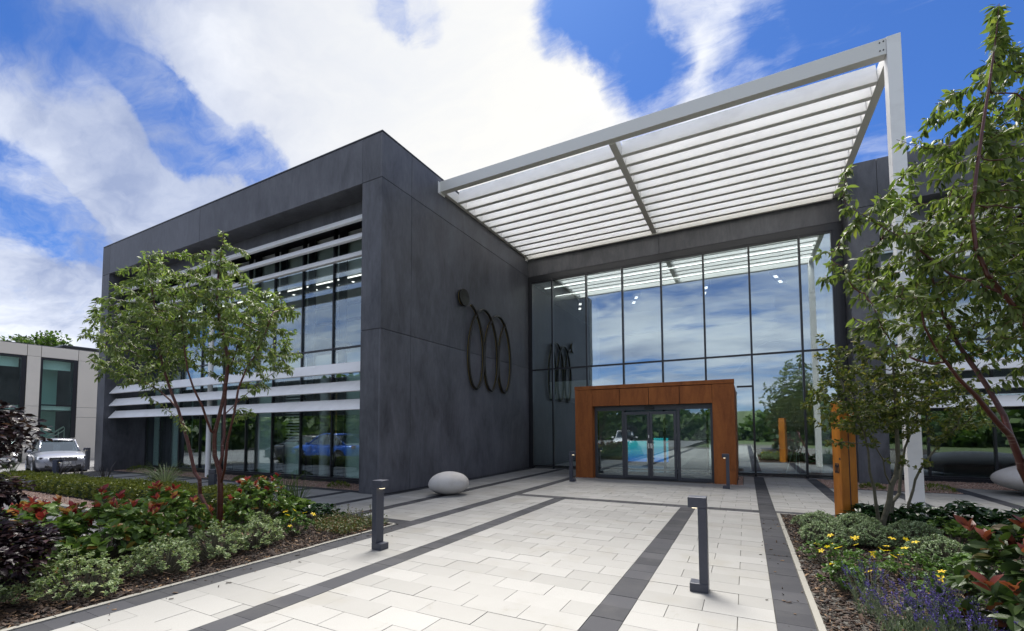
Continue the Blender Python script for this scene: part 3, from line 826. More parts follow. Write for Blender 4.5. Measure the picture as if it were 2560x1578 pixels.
# staircase: two stringers, treads, white handrail
st = group_empty('staircase', office)
for yy in (20.4, 21.7):
    recalc(MB().prism([(-3.2, .02), (-2.5, .02), (0.9, 3.5), (0.9, 4.1), (0.5, 4.1)], 'y', yy, yy+.06).build('stringer', 'ceiling', st))
for k in range(20): unit_box('tread', 'white_wall', st, -2.95+k*.18, -2.62+k*.18, 20.47, 21.69, 0.14+k*.184, 0.18+k*.184)
MB().tube([(-3.1, 20.4, 1.05), (-2.7, 20.4, 1.35), (0.55, 20.4, 4.95), (0.95, 20.4, 5.1), (2.4, 20.4, 5.15), (2.35, 20.4, 4.7)], .022, 6).build('handrail', 'ceiling', st)
bl = MB()
for k in range(12): bl.box(0.2, 2.2, 23.2, 23.24, 1.75+k*.19, 1.85+k*.19)
for k in range(10): bl.box(0.1, 1.6, 25.2, 25.24, 4.7+k*.22, 4.8+k*.22)
bl.build('slatted_screen', 'white_wall', ih, kind='stuff')

# --- right wing
YB = 16.75; XB = 2.95; XBR = 17.0; ZTB = 9.79; YBG = 18.45
bc = MB().box(XB+.05, XBR, YB+.05, YBG+1.5, ZF+.06, ZTB-.06).box(XB+.05, 3.64, YB+.05, 28, 0, ZTB-.1).box(XBR-.7, XBR, YB+.05, 28, 0, ZTB-.1).build('right_wall', 'dark_wall', office)
bc.name = 'wing_wall'
def bpanel(x0, x1, y0, y1, z0, z1): return B('cladding_panel', x0, x1, y0, y1, z0, z1, 'clad', bc, bevel=0.006)
for z0, z1 in ((0, ZM), (ZM, ZF), (ZF, ZTB)):
    bpanel(XB, 3.70, YB, YB+T, z0+(GAP if z0 else 0), z1-GAP)
    bpanel(XB, XB+T, YB+T+.002, YL+.3, z0+(GAP if z0 else 0), z1-GAP)
bpanel(3.70-T, 3.701, YB+T+.002, YBG, 0, ZF-GAP)
fx = [3.71, 4.02, 9.6, 16.2]
for i in range(3): bpanel(fx[i]+(GAP if i else 0), fx[i+1]-GAP, YB, YB+T, ZF, ZTB-GAP)
bpanel(16.2, XBR, YB, YB+T, 0, ZF)
bpanel(3.705, 16.3, YB+T+.002, YBG-.004, ZF, ZF+.05)
bpanel(3.71, 16.2, 17.35, 17.43, 7.86, ZF-.004)
B('roof', XB+.1, XBR, YB+.4, 28, ZTB-.25, ZTB-.15, 'roof_felt', office)
bx = [3.73]+[5.03+1.5*k for k in range(8)]
cwB = curtain(bx, YBG, [0.13, ZM, 7.86], 0.0, 8.36, 'glass', office)
for x in bx[1:]: unit_box('fin', 'frame', cwB, x+.03, x+.36, YBG+.16, YBG+.22, 0.05, 8.3)
B('sill', 3.7, 16.2, YBG-.10, YBG+.12, 0.0, 0.10, 'frame', office)
for zf, zb in ZB:
    pts = [(16.93, zf), (16.942, zf-.012), (17.03, zf-.015), (17.17, zb-.05), (17.14, zb)]
    recalc(MB().prism(pts, 'x', 3.712, 16.19).build('louvre_blade', 'white_metal', office))
ib = group_empty('wing_interior', office)
B('ground_floor', 3.7, 16.3, YBG+.15, 27, -0.1, 0.02, 'floor_tile', ib)
B('first_floor_slab', 3.7, 16.3, YBG+.25, 27, 3.55, 4.22, 'ceiling', ib)
B('ceiling', 3.7, 16.3, YBG+.55, 27, 7.55, 7.7, 'ceiling', ib)
B('back_wall', 3.7, 16.3, 26.5, 26.6, 0.02, 7.6, 'dark_wall', ib)
B('bulkhead', 3.7, 16.3, YBG+.30, YBG+.54, 6.9, 8.3, 'white_wall', ib)

# ------------------------------------------------------------------ white steel canopy over the court
can = thing('canopy', 'white steel louvred canopy over the entrance court, carried on one tall post', 'canopy', (2.8, 11.2, 0))
def cb(name, x0, x1, y0, y1, z0, z1, m_='grey_white_metal', bev=0.006):
    o = B(name, x0-2.8, x1-2.8, y0-11.2, y1-11.2, z0, z1, m_, can, bevel=bev); return o
ZC0, ZC1 = 9.14, 9.475
cb('post', 2.705, 2.93, 11.08, 11.34, -0.02, ZC1, 'white_metal')
fb = cb('front_beam', XA+.02, 2.703, 11.10, 11.30, ZC0, ZC1)
cb('rear_beam', XA+.03, 2.70, 17.36, 17.46, ZC0-.05, ZC1-.08)
cb('side_beam', XA+.012, XA+.13, 11.302, 17.358, ZC0, ZC1-.03)
cb('side_beam', 2.73, 2.90, 11.342, 17.46, ZC0, ZC1-.03)
cb('middle_beam', -2.99, -2.81, 11.302, 17.358, ZC0-.02, ZC1-.03)
cb('wall_plate', XA+.001, XA+.018, 11.02, 11.36, ZC0-.06, ZC1-.02, 'white_metal', 0)
cb('wall_plate', XA+.001, XA+.018, 17.30, 17.52, ZC0-.10, ZC1-.12, 'white_metal', 0)
for (x0, x1) in ((XA+.135, -2.995), (-2.805, 2.725)):
    me = None
    for k in range(11):
        y = 11.92+.505*k
        if me is None:
            pts = [(0, ZC0+.01), (.006, ZC0), (.135, ZC0), (.145, ZC0+.37), (.105, ZC0+.44), (.085, ZC0+.435)]
            o = recalc(MB().prism(pts, 'x', x0-2.8, x1-2.8).build('canopy_blade', 'white_metal', can)); me = o.data
        else:
            o = bpy.data.objects.new('canopy_blade', me); C.objects.link(o); o.parent = can
        o.location = (0, y-11.2, 0)
bt = MB()
for (x, z) in [(2.60, 9.40), (2.60, 9.23), (2.655, 9.23), (2.66, 9.41)]:
    bt.tube([(x-2.8, -.112, z), (x-2.8, -.098, z)], .013, 10)
bt.build('bolts', 'frame', fb, kind='stuff')
fb2 = MB()
for k in range(11):
    for dx in (-2.80,):
        fb2.tube([(dx-2.8+.002, .86+.505*k, ZC0+.2), (dx-2.8+.012, .86+.505*k, ZC0+.2)], .014, 8)
    fb2.tube([(2.72-2.8, .86+.505*k, ZC0+.2), (2.73-2.8+.001, .86+.505*k, ZC0+.2)], .014, 8)
fb2.build('fixings', 'steel', can, kind='stuff')

# ------------------------------------------------------------------ rust coloured entrance porch
por = thing('entrance_porch', 'rust brown weathering steel porch framing the sliding entrance doors', 'porch', (-2.77, 14.8, 0))
PX0, PX1, PI0, PI1, PY, PZ, PH = -5.26, -0.29, -4.65, -0.885, 14.80, 3.13, 2.43
def pb(name, x0, x1, y0, y1, z0, z1, m_='corten', par=None, bev=0.004):
    return B(name, x0+2.77, x1+2.77, y0-14.8, y1-14.8, z0, z1, m_, par or por, bevel=bev)
for (a, b) in ((PX0, PI0), (PI1, PX1)):
    pr = pb('pier', a, b, PY, PY+.03, 0.0, PZ-.13)
    pb('pier_core', a+.01, b-.01, PY+.031, PY+.45, 0.0, PZ-.14, 'corten', pr)
pb('side_panel', PX0, PX0+.03, PY+.032, YL-.01, 0, PZ-.13); pb('side_panel', PX1-.03, PX1, PY+.032, YL-.01, 0, PZ-.13)
w = (PI1-PI0)/4
for k in range(4): pb('header_panel', PI0+k*w+.008, PI0+(k+1)*w-.008, PY+.004, PY+.05, PH, PZ-.14)
pb('header_core', PI0, PI1, PY+.052, PY+.44, PH+.01, PZ-.14, 'dark_wall')
edges = [PX0-.01, -3.9, -2.3, PX1+.01]
for k in range(3): pb('cap', edges[k]+(.004 if k else 0), edges[k+1]-(.004 if k < 2 else 0), PY-.012, PY+.3, PZ-.122, PZ)
pb('roof', PX0+.02, PX1-.02, PY+.302, YL-.02, PZ-.13, PZ-.03)
for (a, b) in ((PI0-.004, PI0+.006), (PI1-.006, PI1+.004)): pb('reveal', a, b, PY+.032, PY+.40, 0, PH, 'corten')
DY = 15.06
df = bpy.data.objects.new('door_frame', None); C.objects.link(df); df.parent = por
def fbx(name, x0, x1, z0, z1, y0=DY, y1=DY+.09, m_='door_frame', par=None):
    return pb(name, x0, x1, y0, y1, z0, z1, m_, par or df, 0)
fbx('head', PI0+.01, PI1-.01, 2.27, 2.43); fbx('threshold', PI0+.01, PI1-.01, 0.0, 0.05)
vx = [-4.64, -3.60, -1.93, -0.895]
for x in (-4.60, -3.66, -1.91, -0.93): fbx('frame_upright', x-.045, x+.045, .051, 2.269)
for (a, b) in ((-4.55, -3.71), (-1.86, -0.98)):
    o = pb('side_light', a, b, DY+.03, DY+.044, .051, 2.27, 'glass', None, 0)
    fbx('bottom_rail', a, b, .051, .10, par=o, y0=DY+.01, y1=DY+.028)
for (a, b, hs) in ((-3.60, -2.79, 1), (-2.78, -1.97, -1)):
    d = pb('sliding_door', a+.07, b-.07, DY-.03, DY-.018, .12, 2.13, 'glass', None, 0)
    fbx('stile', a, a+.075, .055, 2.22, DY-.05, DY-.006, par=d); fbx('stile', b-.075, b, .055, 2.22, DY-.05, DY-.006, par=d)
    fbx('rail', a+.076, b-.076, .055, .13, DY-.05, DY-.006, par=d); fbx('rail', a+.076, b-.076, 2.12, 2.22, DY-.05, DY-.006, par=d)
    if hs == 1:
        fbx('lock_plate', b-.06, b-.015, 1.02, 1.18, DY-.058, DY-.051, 'steel', d)
        fbx('notice', b-.045, b-.015, 1.36, 1.45, DY-.056, DY-.051, 'plate_white', d)
    else:
        fbx('lock_plate', a+.002, a+.075, 1.02, 1.18, DY-.058, DY-.051, 'steel', d)
pb('door_sensor', -2.94, -2.64, DY-.075, DY-.002, 2.30, 2.365, 'black_plastic', None, .01)

# ------------------------------------------------------------------ wall sculpture (coil and disc)
scu = thing('wall_sculpture', 'bronze coil of three tall loops with a round disc, fixed to the dark side wall', 'sculpture', (XA, 12.3, 6.05))
n = 150; pts = []
for k in range(n+1):
    t = 0.18 + (6*math.pi-0.50-0.18)*k/n
    pts.append((0.10+0.022*math.sin(t*1.0+.6), 12.625+1.03*t/6.28318+0.70*math.sin(t)-12.3, 4.52+1.44*math.cos(t)-6.05))
MB().tube(pts, 0.045, 8).build('coil', 'bronze', scu, smooth=True)
MB().tube([(p[0]-.045, p[1], p[2]) for p in pts], 0.028, 6).build('coil_edge', 'gold_glow', scu, smooth=True)  # gold tube behind the coil imitates its back glow by colour
dk = MB().tube([(0.085, .03, .03), (0.15, .03, .03)], .285, 40).build('disc', 'bronze', scu, bevel=.008)
MB().tube([(0.055, .03, .03), (0.084, .03, .03)], .275, 40).build('disc_edge', 'gold_glow', scu)  # gold backing imitates the glow behind the disc
sp = MB()
for k in (14, 40, 66, 92, 118, 140): sp.tube([(0.001, pts[k][1], pts[k][2]), (pts[k][0], pts[k][1], pts[k][2])], .016, 6)
sp.tube([(0.001, .03, .03), (.08, .03, .03)], .03, 8)
sp.build('stand_offs', 'steel', scu, kind='stuff')

# ------------------------------------------------------------------ bollard lights
def make_bollard(loc, rz, label, h=0.95):
    t = thing('bollard_light', label, 'bollard', loc, rz, 'bollard lights along the paths')
    B('base_plate', -.08, .095, -.075, .075, 0, .085, 'bollard_metal', t, bevel=.004)
    B('post', -.08, .002, -.0735, .0735, .086, h-.108, 'bollard_metal', t, bevel=.004)
    hd = B('head', -.08, .095, -.075, .075, h-.105, h, 'bollard_metal', t, bevel=.004)
    B('lamp_lens', .012, .06, -.03, .03, h-.117, h-.1055, 'lamp_warm', hd)
    return t
boll = make_bollard((-4.575, 4.74, 0), 0, 'dark grey bollard light near the tip of the left planting bed, arm to the right')
dup(boll, (-0.46, 5.02, 0), math.pi, 'dark bollard light standing on the pale paving beside the right planting bed')
dup(boll, (-4.93, 13.55, 0), 0, 'small looking bollard light just left of the rust coloured porch')
dup(boll, (-0.52, 13.74, 0), math.pi, 'bollard light just in front of the right pier of the rust coloured porch')
s1 = dup(boll, (-10.75, 5.9, 0), 0, 'bollard light behind the clipped hedge and beside the red tree trunk'); s1.rotation_euler.z = R(115); s1.scale = (1, 1, .82)
s2 = dup(boll, (-19.4, 5.9, 0), 0, 'short looking bollard light behind the hedge in front of the silver car'); s2.rotation_euler.z = R(115); s2.scale = (1, 1, .80)
s3 = dup(boll, (-25.45, 8.68, 0), 0, 'bollard light beside the number plate of the silver car'); s3.rotation_euler.z = R(200)

# ------------------------------------------------------------------ pebble shaped stones
def pebble(name, label, loc, rx, ry, rz_, ang, sq=0.16):
    V = []; F = []; nu, nv = 56, 28
    for j in range(nv+1):
        th = math.pi*j/nv
        for i in range(nu):
            ph = 2*math.pi*i/nu
            p = Vector((math.sin(th)*math.cos(ph), math.sin(th)*math.sin(ph), math.cos(th)))
            p.z = p.z*(1-.10*max(0, -p.z)) + 0.05*p.x*abs(p.x)
            V.append((p.x*rx, p.y*ry, p.z*rz_))
    for j in range(nv):
        for i in range(nu): F.append((j*nu+i, (j+1)*nu+i, (j+1)*nu+(i+1) % nu, j*nu+(i+1) % nu))
    o = link(name, mesh_from(name, V, F, True), 'boulder_stone', None, loc, (0, 0, ang))
    tag(o, label, 'stone', 'smooth pebble sculptures on the paving'); return o
pebble('pebble_stone', 'smooth pale egg shaped stone lying on the paving by the dark side wall', (-6.76, 9.42, 0.285), 0.515, 0.42, 0.305, R(38))
pebble('pebble_stone', 'large flat pale pebble at the right edge, in front of the right wing glass', (6.98, 15.6, 0.40), 1.62, 0.95, 0.43, R(8))

# ------------------------------------------------------------------ orange totem
tot = thing('totem_sign', 'tall slim orange steel totem standing in the bark at the bed corner', 'sign post', (1.55, 9.93, 0), R(24))
TH = 2.12
B('body', -.135, .130, -.115, .115, -.05, TH, 'totem_steel', tot, bevel=.006)
B('seam', -.004, .010, -.1175, -.11, 0, TH-.02, 'dark_wall', tot)
B('top_cap', -.13, .125, -.11, .11, TH, TH+.012, 'totem_steel', tot)
# cut emblem, a small version of the wall coil on the narrow face
mk = MB()
q = []
for k in range(61):
    t = 0.2 + (6*math.pi-.6)*k/60
    q.append((-.138, -.062+.040*t/6.28318+0.026*math.sin(t), 0.93+0.085*math.cos(t)))
mk.tube(q, .006, 5)
mk.build('emblem', 'dark_wall', tot)
MB().tube([(-.1375, -.085, 1.10), (-.1355, -.085, 1.10)], .022, 14).build('emblem_disc', 'dark_wall', tot)

# ------------------------------------------------------------------ beige building across the car park
XC = -42.0
bg_ = thing('beige_office', 'low beige stone clad office building with tall windows across the car park', 'building', (XC, 14, -0.34))
def cbx(name, y0, y1, z0, z1, x0=-0.10, x1=0.0, m_='beige_stone', par=None):
    return B(name, x0, x1, y0-14, y1-14, z0+.34, z1+.34, m_, par or bg_)
bw = cbx('wall', 13.68, 27.5, -.3, 7.4, -8, -.12, 'dark_wall'); cbx('roof', 2, 27.5, 7.40, 7.5, -9, -.01, 'roof_felt')
ZWT, ZFL = 6.70, 3.47
bays = [(3.0, 6.25), (7.3, 11.05), (11.75, 13.62)]
piers = [(6.28, 7.27), (11.08, 11.72), (13.65, 15.6)]
top = [(2, 6.25), (6.28, 7.27), (7.3, 11.05), (11.08, 11.72), (11.75, 13.62), (13.65, 15.6), (15.63, 18), (18.03, 22), (22.03, 27.5)]
for a, b in top: cbx('stone_panel', a, b, ZWT+.015, 7.45, par=bw)
for a, b in piers:
    for z0, z1 in ((-.34, 2.66), (2.68, 3.36), (3.38, ZWT)): cbx('stone_panel', a, b, z0, z1, par=bw)
for a, b in ((15.63, 18), (18.03, 22), (22.03, 27.5)): cbx('stone_panel', a, b, -.34, ZWT, par=bw)
for a, b in bays:
    wf = cbx('window', a, a+.10, -.3, ZWT, -.22, -.03, 'frame'); cbx('frame', b-.22, b, -.3, ZWT, -.22, -.03, 'frame', wf); cbx('frame', a+.1, b-.22, ZWT-.12, ZWT, -.22, -.03, 'frame', wf)
    cbx('transom', a+.1, b-.22, ZFL-.04, ZFL+.04, -.2, -.05, 'frame', wf)
    cbx('pane', a+.1, b-.22, -.3, ZFL-.04, -.14, -.12, 'glass_green', wf); cbx('pane', a+.1, b-.22, ZFL+.04, ZWT-.12, -.14, -.12, 'glass_green', wf)
    cbx('spandrel', a+.1, b-.22, 5.95, 6.58, -.6, -.55, 'white_wall', wf)
cbx('floor', 2, 13.6, 3.15, 3.4, -8, -.3, 'ceiling'); cbx('inner_wall', 11.7, 13.2, -.3, 3.1, -2.2, -2.1, 'green_wall'); cbx('inner_wall', 11.7, 13.2, 3.4, 6.6, -2.2, -2.1, 'green_wall')
cbx('inner_wall', 2, 13.6, -.3, 7.3, -7.9, -7.8, 'dark_wall')
ld = MB()
ld.tube([(-.9, 11.9-14, 1.2), (-.9, 13.3-14, 2.35)], .05, 6).tube([(-.8, 12.1-14, 1.1), (-.8, 13.3-14, 2.1)], .03, 6).tube([(-.8, 13.0-14, 1.0), (-.8, 13.0-14, 2.0)], .025, 6).tube([(-.8, 13.3-14, .8), (-.8, 13.3-14, 2.3)], .025, 6)
ld.build('stair_rail', 'pale_plastic', bg_)
cbx('roof_plant', 13.5, 20, 7.5, 7.82, -3.4, -1.6, 'roof_felt'); cbx('roof_plant_cap', 13.2, 20.3, 7.82, 7.92, -3.6, -1.4, 'door_frame')

# ------------------------------------------------------------------ cars
def section(w, zb, zs, zt, crown, n=7):
    """half outline of the lower body at one station, from sill up to the centre line"""
    return [(0, zb), (w*.86, zb), (w*.97, zb+.08), (w, zb+.25), (w*.995, zs-.16), (w*.95, zs-.03), (w*.86, zt), (w*.45, zt+crown*.7), (0, zt+crown)]
def make_car(loc, rz, label, paint_, estate=True, plate=None, group='cars in the car park'):
    t = thing('parked_car', label, 'car', loc, rz, group)
    # stations along the car: x forward
    st_ = [(2.36, .62, .34, .66, .66, .0), (2.33, .72, .26, .72, .70, .02), (2.18, .84, .22, .80, .80, .03), (1.9, .90, .20, .86, .90, .04), (1.35, .915, .20, .93, .98, .05), (0.95, .92, .20, .96, 1.03, .05),
           (0.4, .92, .20, .98, .99, .0), (-.4, .92, .20, .99, 1.0, .0), (-1.3, .915, .20, 1.01, 1.02, .0), (-1.9, .90, .24, 1.02, 1.03, .0), (-2.25, .86, .30, 1.0, 1.02, .0), (-2.38, .80, .40, .92, .96, .0)]
    V = []; F = []
    for (x, w, zb, zs, zt, cr) in st_:
        h = section(w, zb, zs, zt, cr); ring = [(x, y, z) for (y, z) in h] + [(x, -y, z) for (y, z) in h[-2:0:-1]]
        V += ring
    k = len(ring)
    for i in range(len(st_)-1):
        for j in range(k): F.append((i*k+j, i*k+(j+1) % k, (i+1)*k+(j+1) % k, (i+1)*k+j))
    F.append(tuple(range(k))); F.append(tuple(range((len(st_)-1)*k+k-1, (len(st_)-1)*k-1, -1)))
    body = recalc(link('body', mesh_from('car_body', V, F, True), paint_, t))
    b = body.modifiers.new('subd', 'SUBSURF'); b.levels = 1; b.render_levels = 1
    # greenhouse
    rear = -2.22 if estate else -1.75
    rr = -1.95 if estate else -1.0
    low = [(0.98, .70, 1.035), (.30, .845, .985), (-.6, .855, .99), (-1.5, .84, 1.01), (rear, .76, 1.02)]
    hi = [(.22, .60, 1.50), (-.15, .66, 1.56), (-.8, .67, 1.585), (-1.4, .66, 1.56), (rr, .62, 1.50)]
    V = []; F = []
    for (x, y, z) in low: V += [(x, y, z), (x, -y, z)]
    for (x, y, z) in hi: V += [(x, y, z), (x, -y, z)]
    for i in range(4):
        F += [(2*i, 2*i+2, 10+2*i+2, 10+2*i), (2*i+1, 10+2*i+1, 10+2*i+3, 2*i+3)]
    F += [(0, 10, 11, 1), (8, 9, 19, 18)]
    gl = recalc(link('window', mesh_from('car_windows', V, F), 'car_glass', t))
    V = []; F = []
    for dz in (0.012, .05):
        for (x, y, z) in hi: V += [(x, y+.02, z+dz-(0 if dz < .02 else .0)), (x, 0, z+dz+.035), (x, -y-.02, z+dz)]
    for i in range(4):
        for j in range(2):
            F.append((3*i+j, 3*i+3+j, 3*i+4+j, 3*i+1+j)); F.append((15+3*i+j, 15+3*i+1+j, 15+3*i+4+j, 15+3*i+3+j))
    for i in range(4): F += [(3*i, 15+3*i, 15+3*i+3, 3*i+3), (3*i+2, 3*i+5, 15+3*i+5, 15+3*i+2)]
    F += [(0, 1, 16, 15), (1, 2, 17, 16), (12, 27, 28, 13), (13, 28, 29, 14)]
    recalc(link('roof', mesh_from('car_roof', V, F, True), paint_, t))
    pl = MB()
    for s in (1, -1):
        pl.tube([(0.99, .71*s, 1.03), (.23, .615*s, 1.515)], .035, 6); pl.tube([(rear, .77*s, 1.01), (rr, .63*s, 1.51)], .05, 6)
        pl.tube([(.98, .72*s, 1.03), (.3, .855*s, .985), (-.6, .865*s, .99), (-1.5, .85*s, 1.01), (rear, .77*s, 1.02)], .02, 6)
        pl.tube([(.22, .61*s, 1.51), (-.15, .67*s, 1.575), (-.8, .68*s, 1.595), (-1.4, .67*s, 1.57), (rr, .63*s, 1.51)], .028, 6)
    pl.build('pillars', paint_, t, smooth=True)
    p2 = MB()
    for s in (1, -1):
        for x, xt in ((-.38, -.42), (-1.32, -1.36)): p2.tube([(x, .858*s, .99), (xt, .672*s, 1.57)], .028, 6)
        if estate: p2.tube([(.1, .60*s, 1.62), (-.2, .64*s, 1.66), (-1.4, .64*s, 1.655), (-1.75, .60*s, 1.60)], .018, 6)
    p2.build('roof_rails', 'black_plastic', t, smooth=True)
    wm = None
    for x in (1.42, -1.40):
        for s in (1, -1):
            o = MB().tube([(x, .935*s, .37), (x, .60*s, .37)], .415, 28).build('wheel_arch', 'black_plastic', t)
            wl = MB().tube([(x, .945*s, .335), (x, .72*s, .335)], .335, 28).build('wheel', 'tyre', t)
            rm = MB().tube([(x, .952*s, .335), (x, .93*s, .335)], .20, 24)
            for q in range(5):
                a = 6.28318*q/5; rm.tube([(x, .956*s, .335), (x+.22*math.cos(a), .95*s, .335+.22*math.sin(a))], .028, 5)
            rm.build('rim', 'alloy', wl)
    for s in (1, -1):
        B('sill', -1.0, 1.02, s*.925-.03, s*.925+.03, .20, .33, 'black_plastic', t, bevel=.01)
        hl = MB(); hl.V = [(2.10, .86*s, .70), (2.36, .50*s, .66), (2.33, .52*s, .76), (1.98, .85*s, .83), (2.02, .80*s, .70), (2.28, .46*s, .66), (2.25, .48*s, .76), (1.9, .79*s, .83)]
        hl.F = [(0, 1, 2, 3), (4, 7, 6, 5), (0, 4, 5, 1), (1, 5, 6, 2), (2, 6, 7, 3), (3, 7, 4, 0)]
        h_ = recalc(hl.build('headlight', 'headlight', t))
        MB().tube([(2.16, .75*s, .745), (2.232, .715*s, .745)], .05, 12).build('lens', 'frame', h_)
        mr = B('wing_mirror', .60, .78, s*1.0-.12, s*1.0+.08, .98, 1.12, paint_, t, bevel=.04)
        B('tail_light', -2.40, -2.2, s*.72-.10, s*.72+.10, .82, 1.0, 'red_fabric', t, bevel=.03)
        for x in (.18, -.82): B('door_handle', x-.09, x+.09, s*.925-.012, s*.925+.012, .86, .885, 'chrome', t)
    gr = B('grille', 2.25, 2.375, -.47, .47, .60, .78, 'black_plastic', t, bevel=.02)
    for z in (.635, .69, .745): B('grille_bar', 2.37, 2.385, -.44, .44, z-.008, z+.008, 'chrome', gr)
    recalc(MB().tube([(2.372, 0, .69), (2.395, 0, .69)], .055, 20).build('badge', 'chrome', gr))
    B('lower_grille', 2.2, 2.35, -.62, .62, .30, .43, 'black_plastic', t, bevel=.02); B('bumper_trim', 2.05, 2.33, -.78, .78, .20, .295, 'black_plastic', t, bevel=.03)
    npl = B('number_plate', 2.36, 2.392, -.26, .26, .46, .57, 'plate_white', t)
    if plate:
        cu = bpy.data.curves.new('plate_text', 'FONT'); cu.body = plate; cu.size = .125; cu.align_x = 'CENTER'; cu.align_y = 'CENTER'; cu.extrude = .001
        cu.materials.append(MATS['plate_black'])
        tx = bpy.data.objects.new('plate_text', cu); C.objects.link(tx); tx.parent = npl
        bpy.context.view_layer.update()
        tme = bpy.data.meshes.new_from_object(tx); bpy.data.objects.remove(tx); tx = link('plate_text', tme, None, npl)
        tx.location = (2.394, 0, .515); tx.rotation_euler = (R(90), 0, R(90)); tx.scale = (.82, 1, 1)
    # dark inside
    B('cabin', -1.9, .75, -.68, .68, .5, 1.03, 'black_plastic', t); B('seat', -.25, .05, .12, .58, 1.0, 1.36, 'black_plastic', t, bevel=.06); B('seat', -.25, .05, -.58, -.12, 1.0, 1.36, 'black_plastic', t, bevel=.06)
    return t
hd = R(-11)
cx, cyy = -28.7, 8.95
make_car((cx-2.36*math.cos(hd), cyy-2.36*math.sin(hd), -0.34), hd, 'silver estate car parked facing the hedge, its number plate partly hidden by a bollard', 'paint_silver', True, 'BG18 GZ')
make_car((-38.0, 8.2, -0.34), R(8), 'white car parked further back, mostly hidden by the purple maple', 'paint_white', True)
make_car((-30.6, 12.1, -0.34), hd, 'pale car squeezed between the silver car and the far pier of the dark wing', 'paint_silver', True)
make_car((-21.3, 2.2, -0.15), R(176), 'blue saloon car on the car park road, seen mirrored in the ground floor glass', 'paint_blue', False)
make_car((-26.5, 0.2, -0.34), R(165), 'black estate car on the car park, seen mirrored in the ground floor glass', 'paint_black', True)
make_car((-9.5, -9.5, -0.14), R(80), 'white car behind the viewer, seen mirrored in the entrance doors', 'paint_white', False)

# ------------------------------------------------------------------ furniture seen through the hall glass
rs = thing('reception_screen', 'blue screen with added glow inside the hall behind the sliding doors', 'screen', (-3.0, 21.0, 0.0))
B('glow_panel', -1.90, -1.05, 0, .03, .16, 1.10, 'blue_glow', rs); B('glow_panel', -.75, -.12, 0.1, .13, .16, 1.24, 'blue_glow', rs); B('foot', -1.9, -.1, -.1, .2, .0, .15, 'door_frame', rs)
sf = thing('sofa', 'dark red low sofa inside the hall right of the porch', 'sofa', (1.2, 19.3, 0.012))
B('seat', -1.1, 1.1, -.4, .4, .05, .42, 'red_fabric', sf, bevel=.06); B('backrest', -1.1, 1.1, .25, .5, .43, .85, 'red_fabric', sf, bevel=.06)
ch = thing('bar_chair', 'tall pale plastic chair on splayed legs inside the hall', 'chair', (1.55, 18.35, 0.012), R(30))
B('seat', -.22, .22, -.2, .2, .95, .98, 'pale_plastic', ch, bevel=.01); B('backrest', -.23, .23, .19, .22, 1.0, 1.5, 'pale_plastic', ch, bevel=.02)
for sx_ in (-1, 1):
    for sy_ in (-1, 1): MB().tube([(sx_*.08, sy_*.08, .95), (sx_*.27, sy_*.27, 0)], .014, 6).build('leg', 'pale_plastic', ch)

# ------------------------------------------------------------------ vegetation
# pointed leaf, 8 faces, drooping along its length (y axis), length 1
LV = [(0,0,0), (-.17,.28,.045), (0,.28,0), (.17,.28,.045), (-.19,.60,.02), (0,.60,-.035), (.19,.60,.02), (0,1,-.16)]
LF = [(0,2,1), (0,3,2), (1,2,5,4), (2,3,6,5), (4,5,7), (5,6,7)]
# broad leaf
BV = [(0,0,0), (-.20,.22,.05), (0,.22,0), (.20,.22,.05), (-.27,.58,.05), (0,.58,-.02), (.27,.58,.05), (-.14,.86,.0), (0,.86,-.05), (.14,.86,.0), (0,1,-.10)]
BF = [(0,2,1), (0,3,2), (1,2,5,4), (2,3,6,5), (4,5,8,7), (5,6,9,8), (7,8,10), (8,9,10)]
# small leaf with a rim value for variegation
SV = [(0,0,0), (-.26,.45,.05), (.26,.45,.05), (0,1,-.06), (0,.5,-.02)]
SF = [(0,4,1), (0,2,4), (1,4,3), (4,2,3)]
SRIM = [.6, 1, 1, 1, 0]
def unit(v): return v/np.maximum(np.linalg.norm(v, axis=-1, keepdims=True), 1e-9)

def colonise(stems, attr, step=.09, kill=.16, infl=1.2, iters=70, jit=.12, seed=1):
    r = np.random.default_rng(seed)
    pos = []; par = []
    for path, start_parent in stems:
        last = None
        pts = [np.array(p, float) for p in path]
        for i in range(len(pts)-1):
            n = max(1, int(np.linalg.norm(pts[i+1]-pts[i])/step))
            for k in range(n):
                p = pts[i]+(pts[i+1]-pts[i])*k/n
                if last is None:
                    if start_parent is not None and pos:
                        d = np.linalg.norm(np.array(pos)-p, axis=1); par.append(int(d.argmin()))
                    else: par.append(-1)
                else: par.append(last)
                pos.append(p); last = len(pos)-1
        par.append(last); pos.append(pts[-1])
    n0 = len(pos)
    P = list(pos); A = np.array(attr); alive = np.ones(len(A), bool)
    PA = np.array(P)
    bd = np.full(len(A), 1e9); bi = np.zeros(len(A), int)
    def upd(newi):
        nonlocal bd, bi
        Q = np.array([P[i] for i in newi])
        for c in range(0, len(Q), 200):
            d = np.linalg.norm(A[:, None, :]-Q[None, c:c+200, :], axis=2)
            j = d.argmin(1); dm = d[np.arange(len(A)), j]
            b = dm < bd; bd[b] = dm[b]; bi[b] = np.array(newi)[c+j[b]]
    upd(list(range(n0)))
    used = {}
    for it in range(iters):
        alive &= bd > kill
        act = alive & (bd < infl)
        if not act.any(): break
        idx = bi[act]; dirs = unit(A[act]-np.array(P)[idx])
        new = []
        for node in np.unique(idx):
            if used.get(node, 0) > 3: continue
            d = dirs[idx == node].mean(0)+r.normal(0, jit, 3)
            d = d/np.linalg.norm(d)
            P.append(P[node]+d*step); par.append(int(node)); new.append(len(P)-1); used[node] = used.get(node, 0)+1
        if not new: break
        upd(new)
    return np.array(P), np.array(par), n0
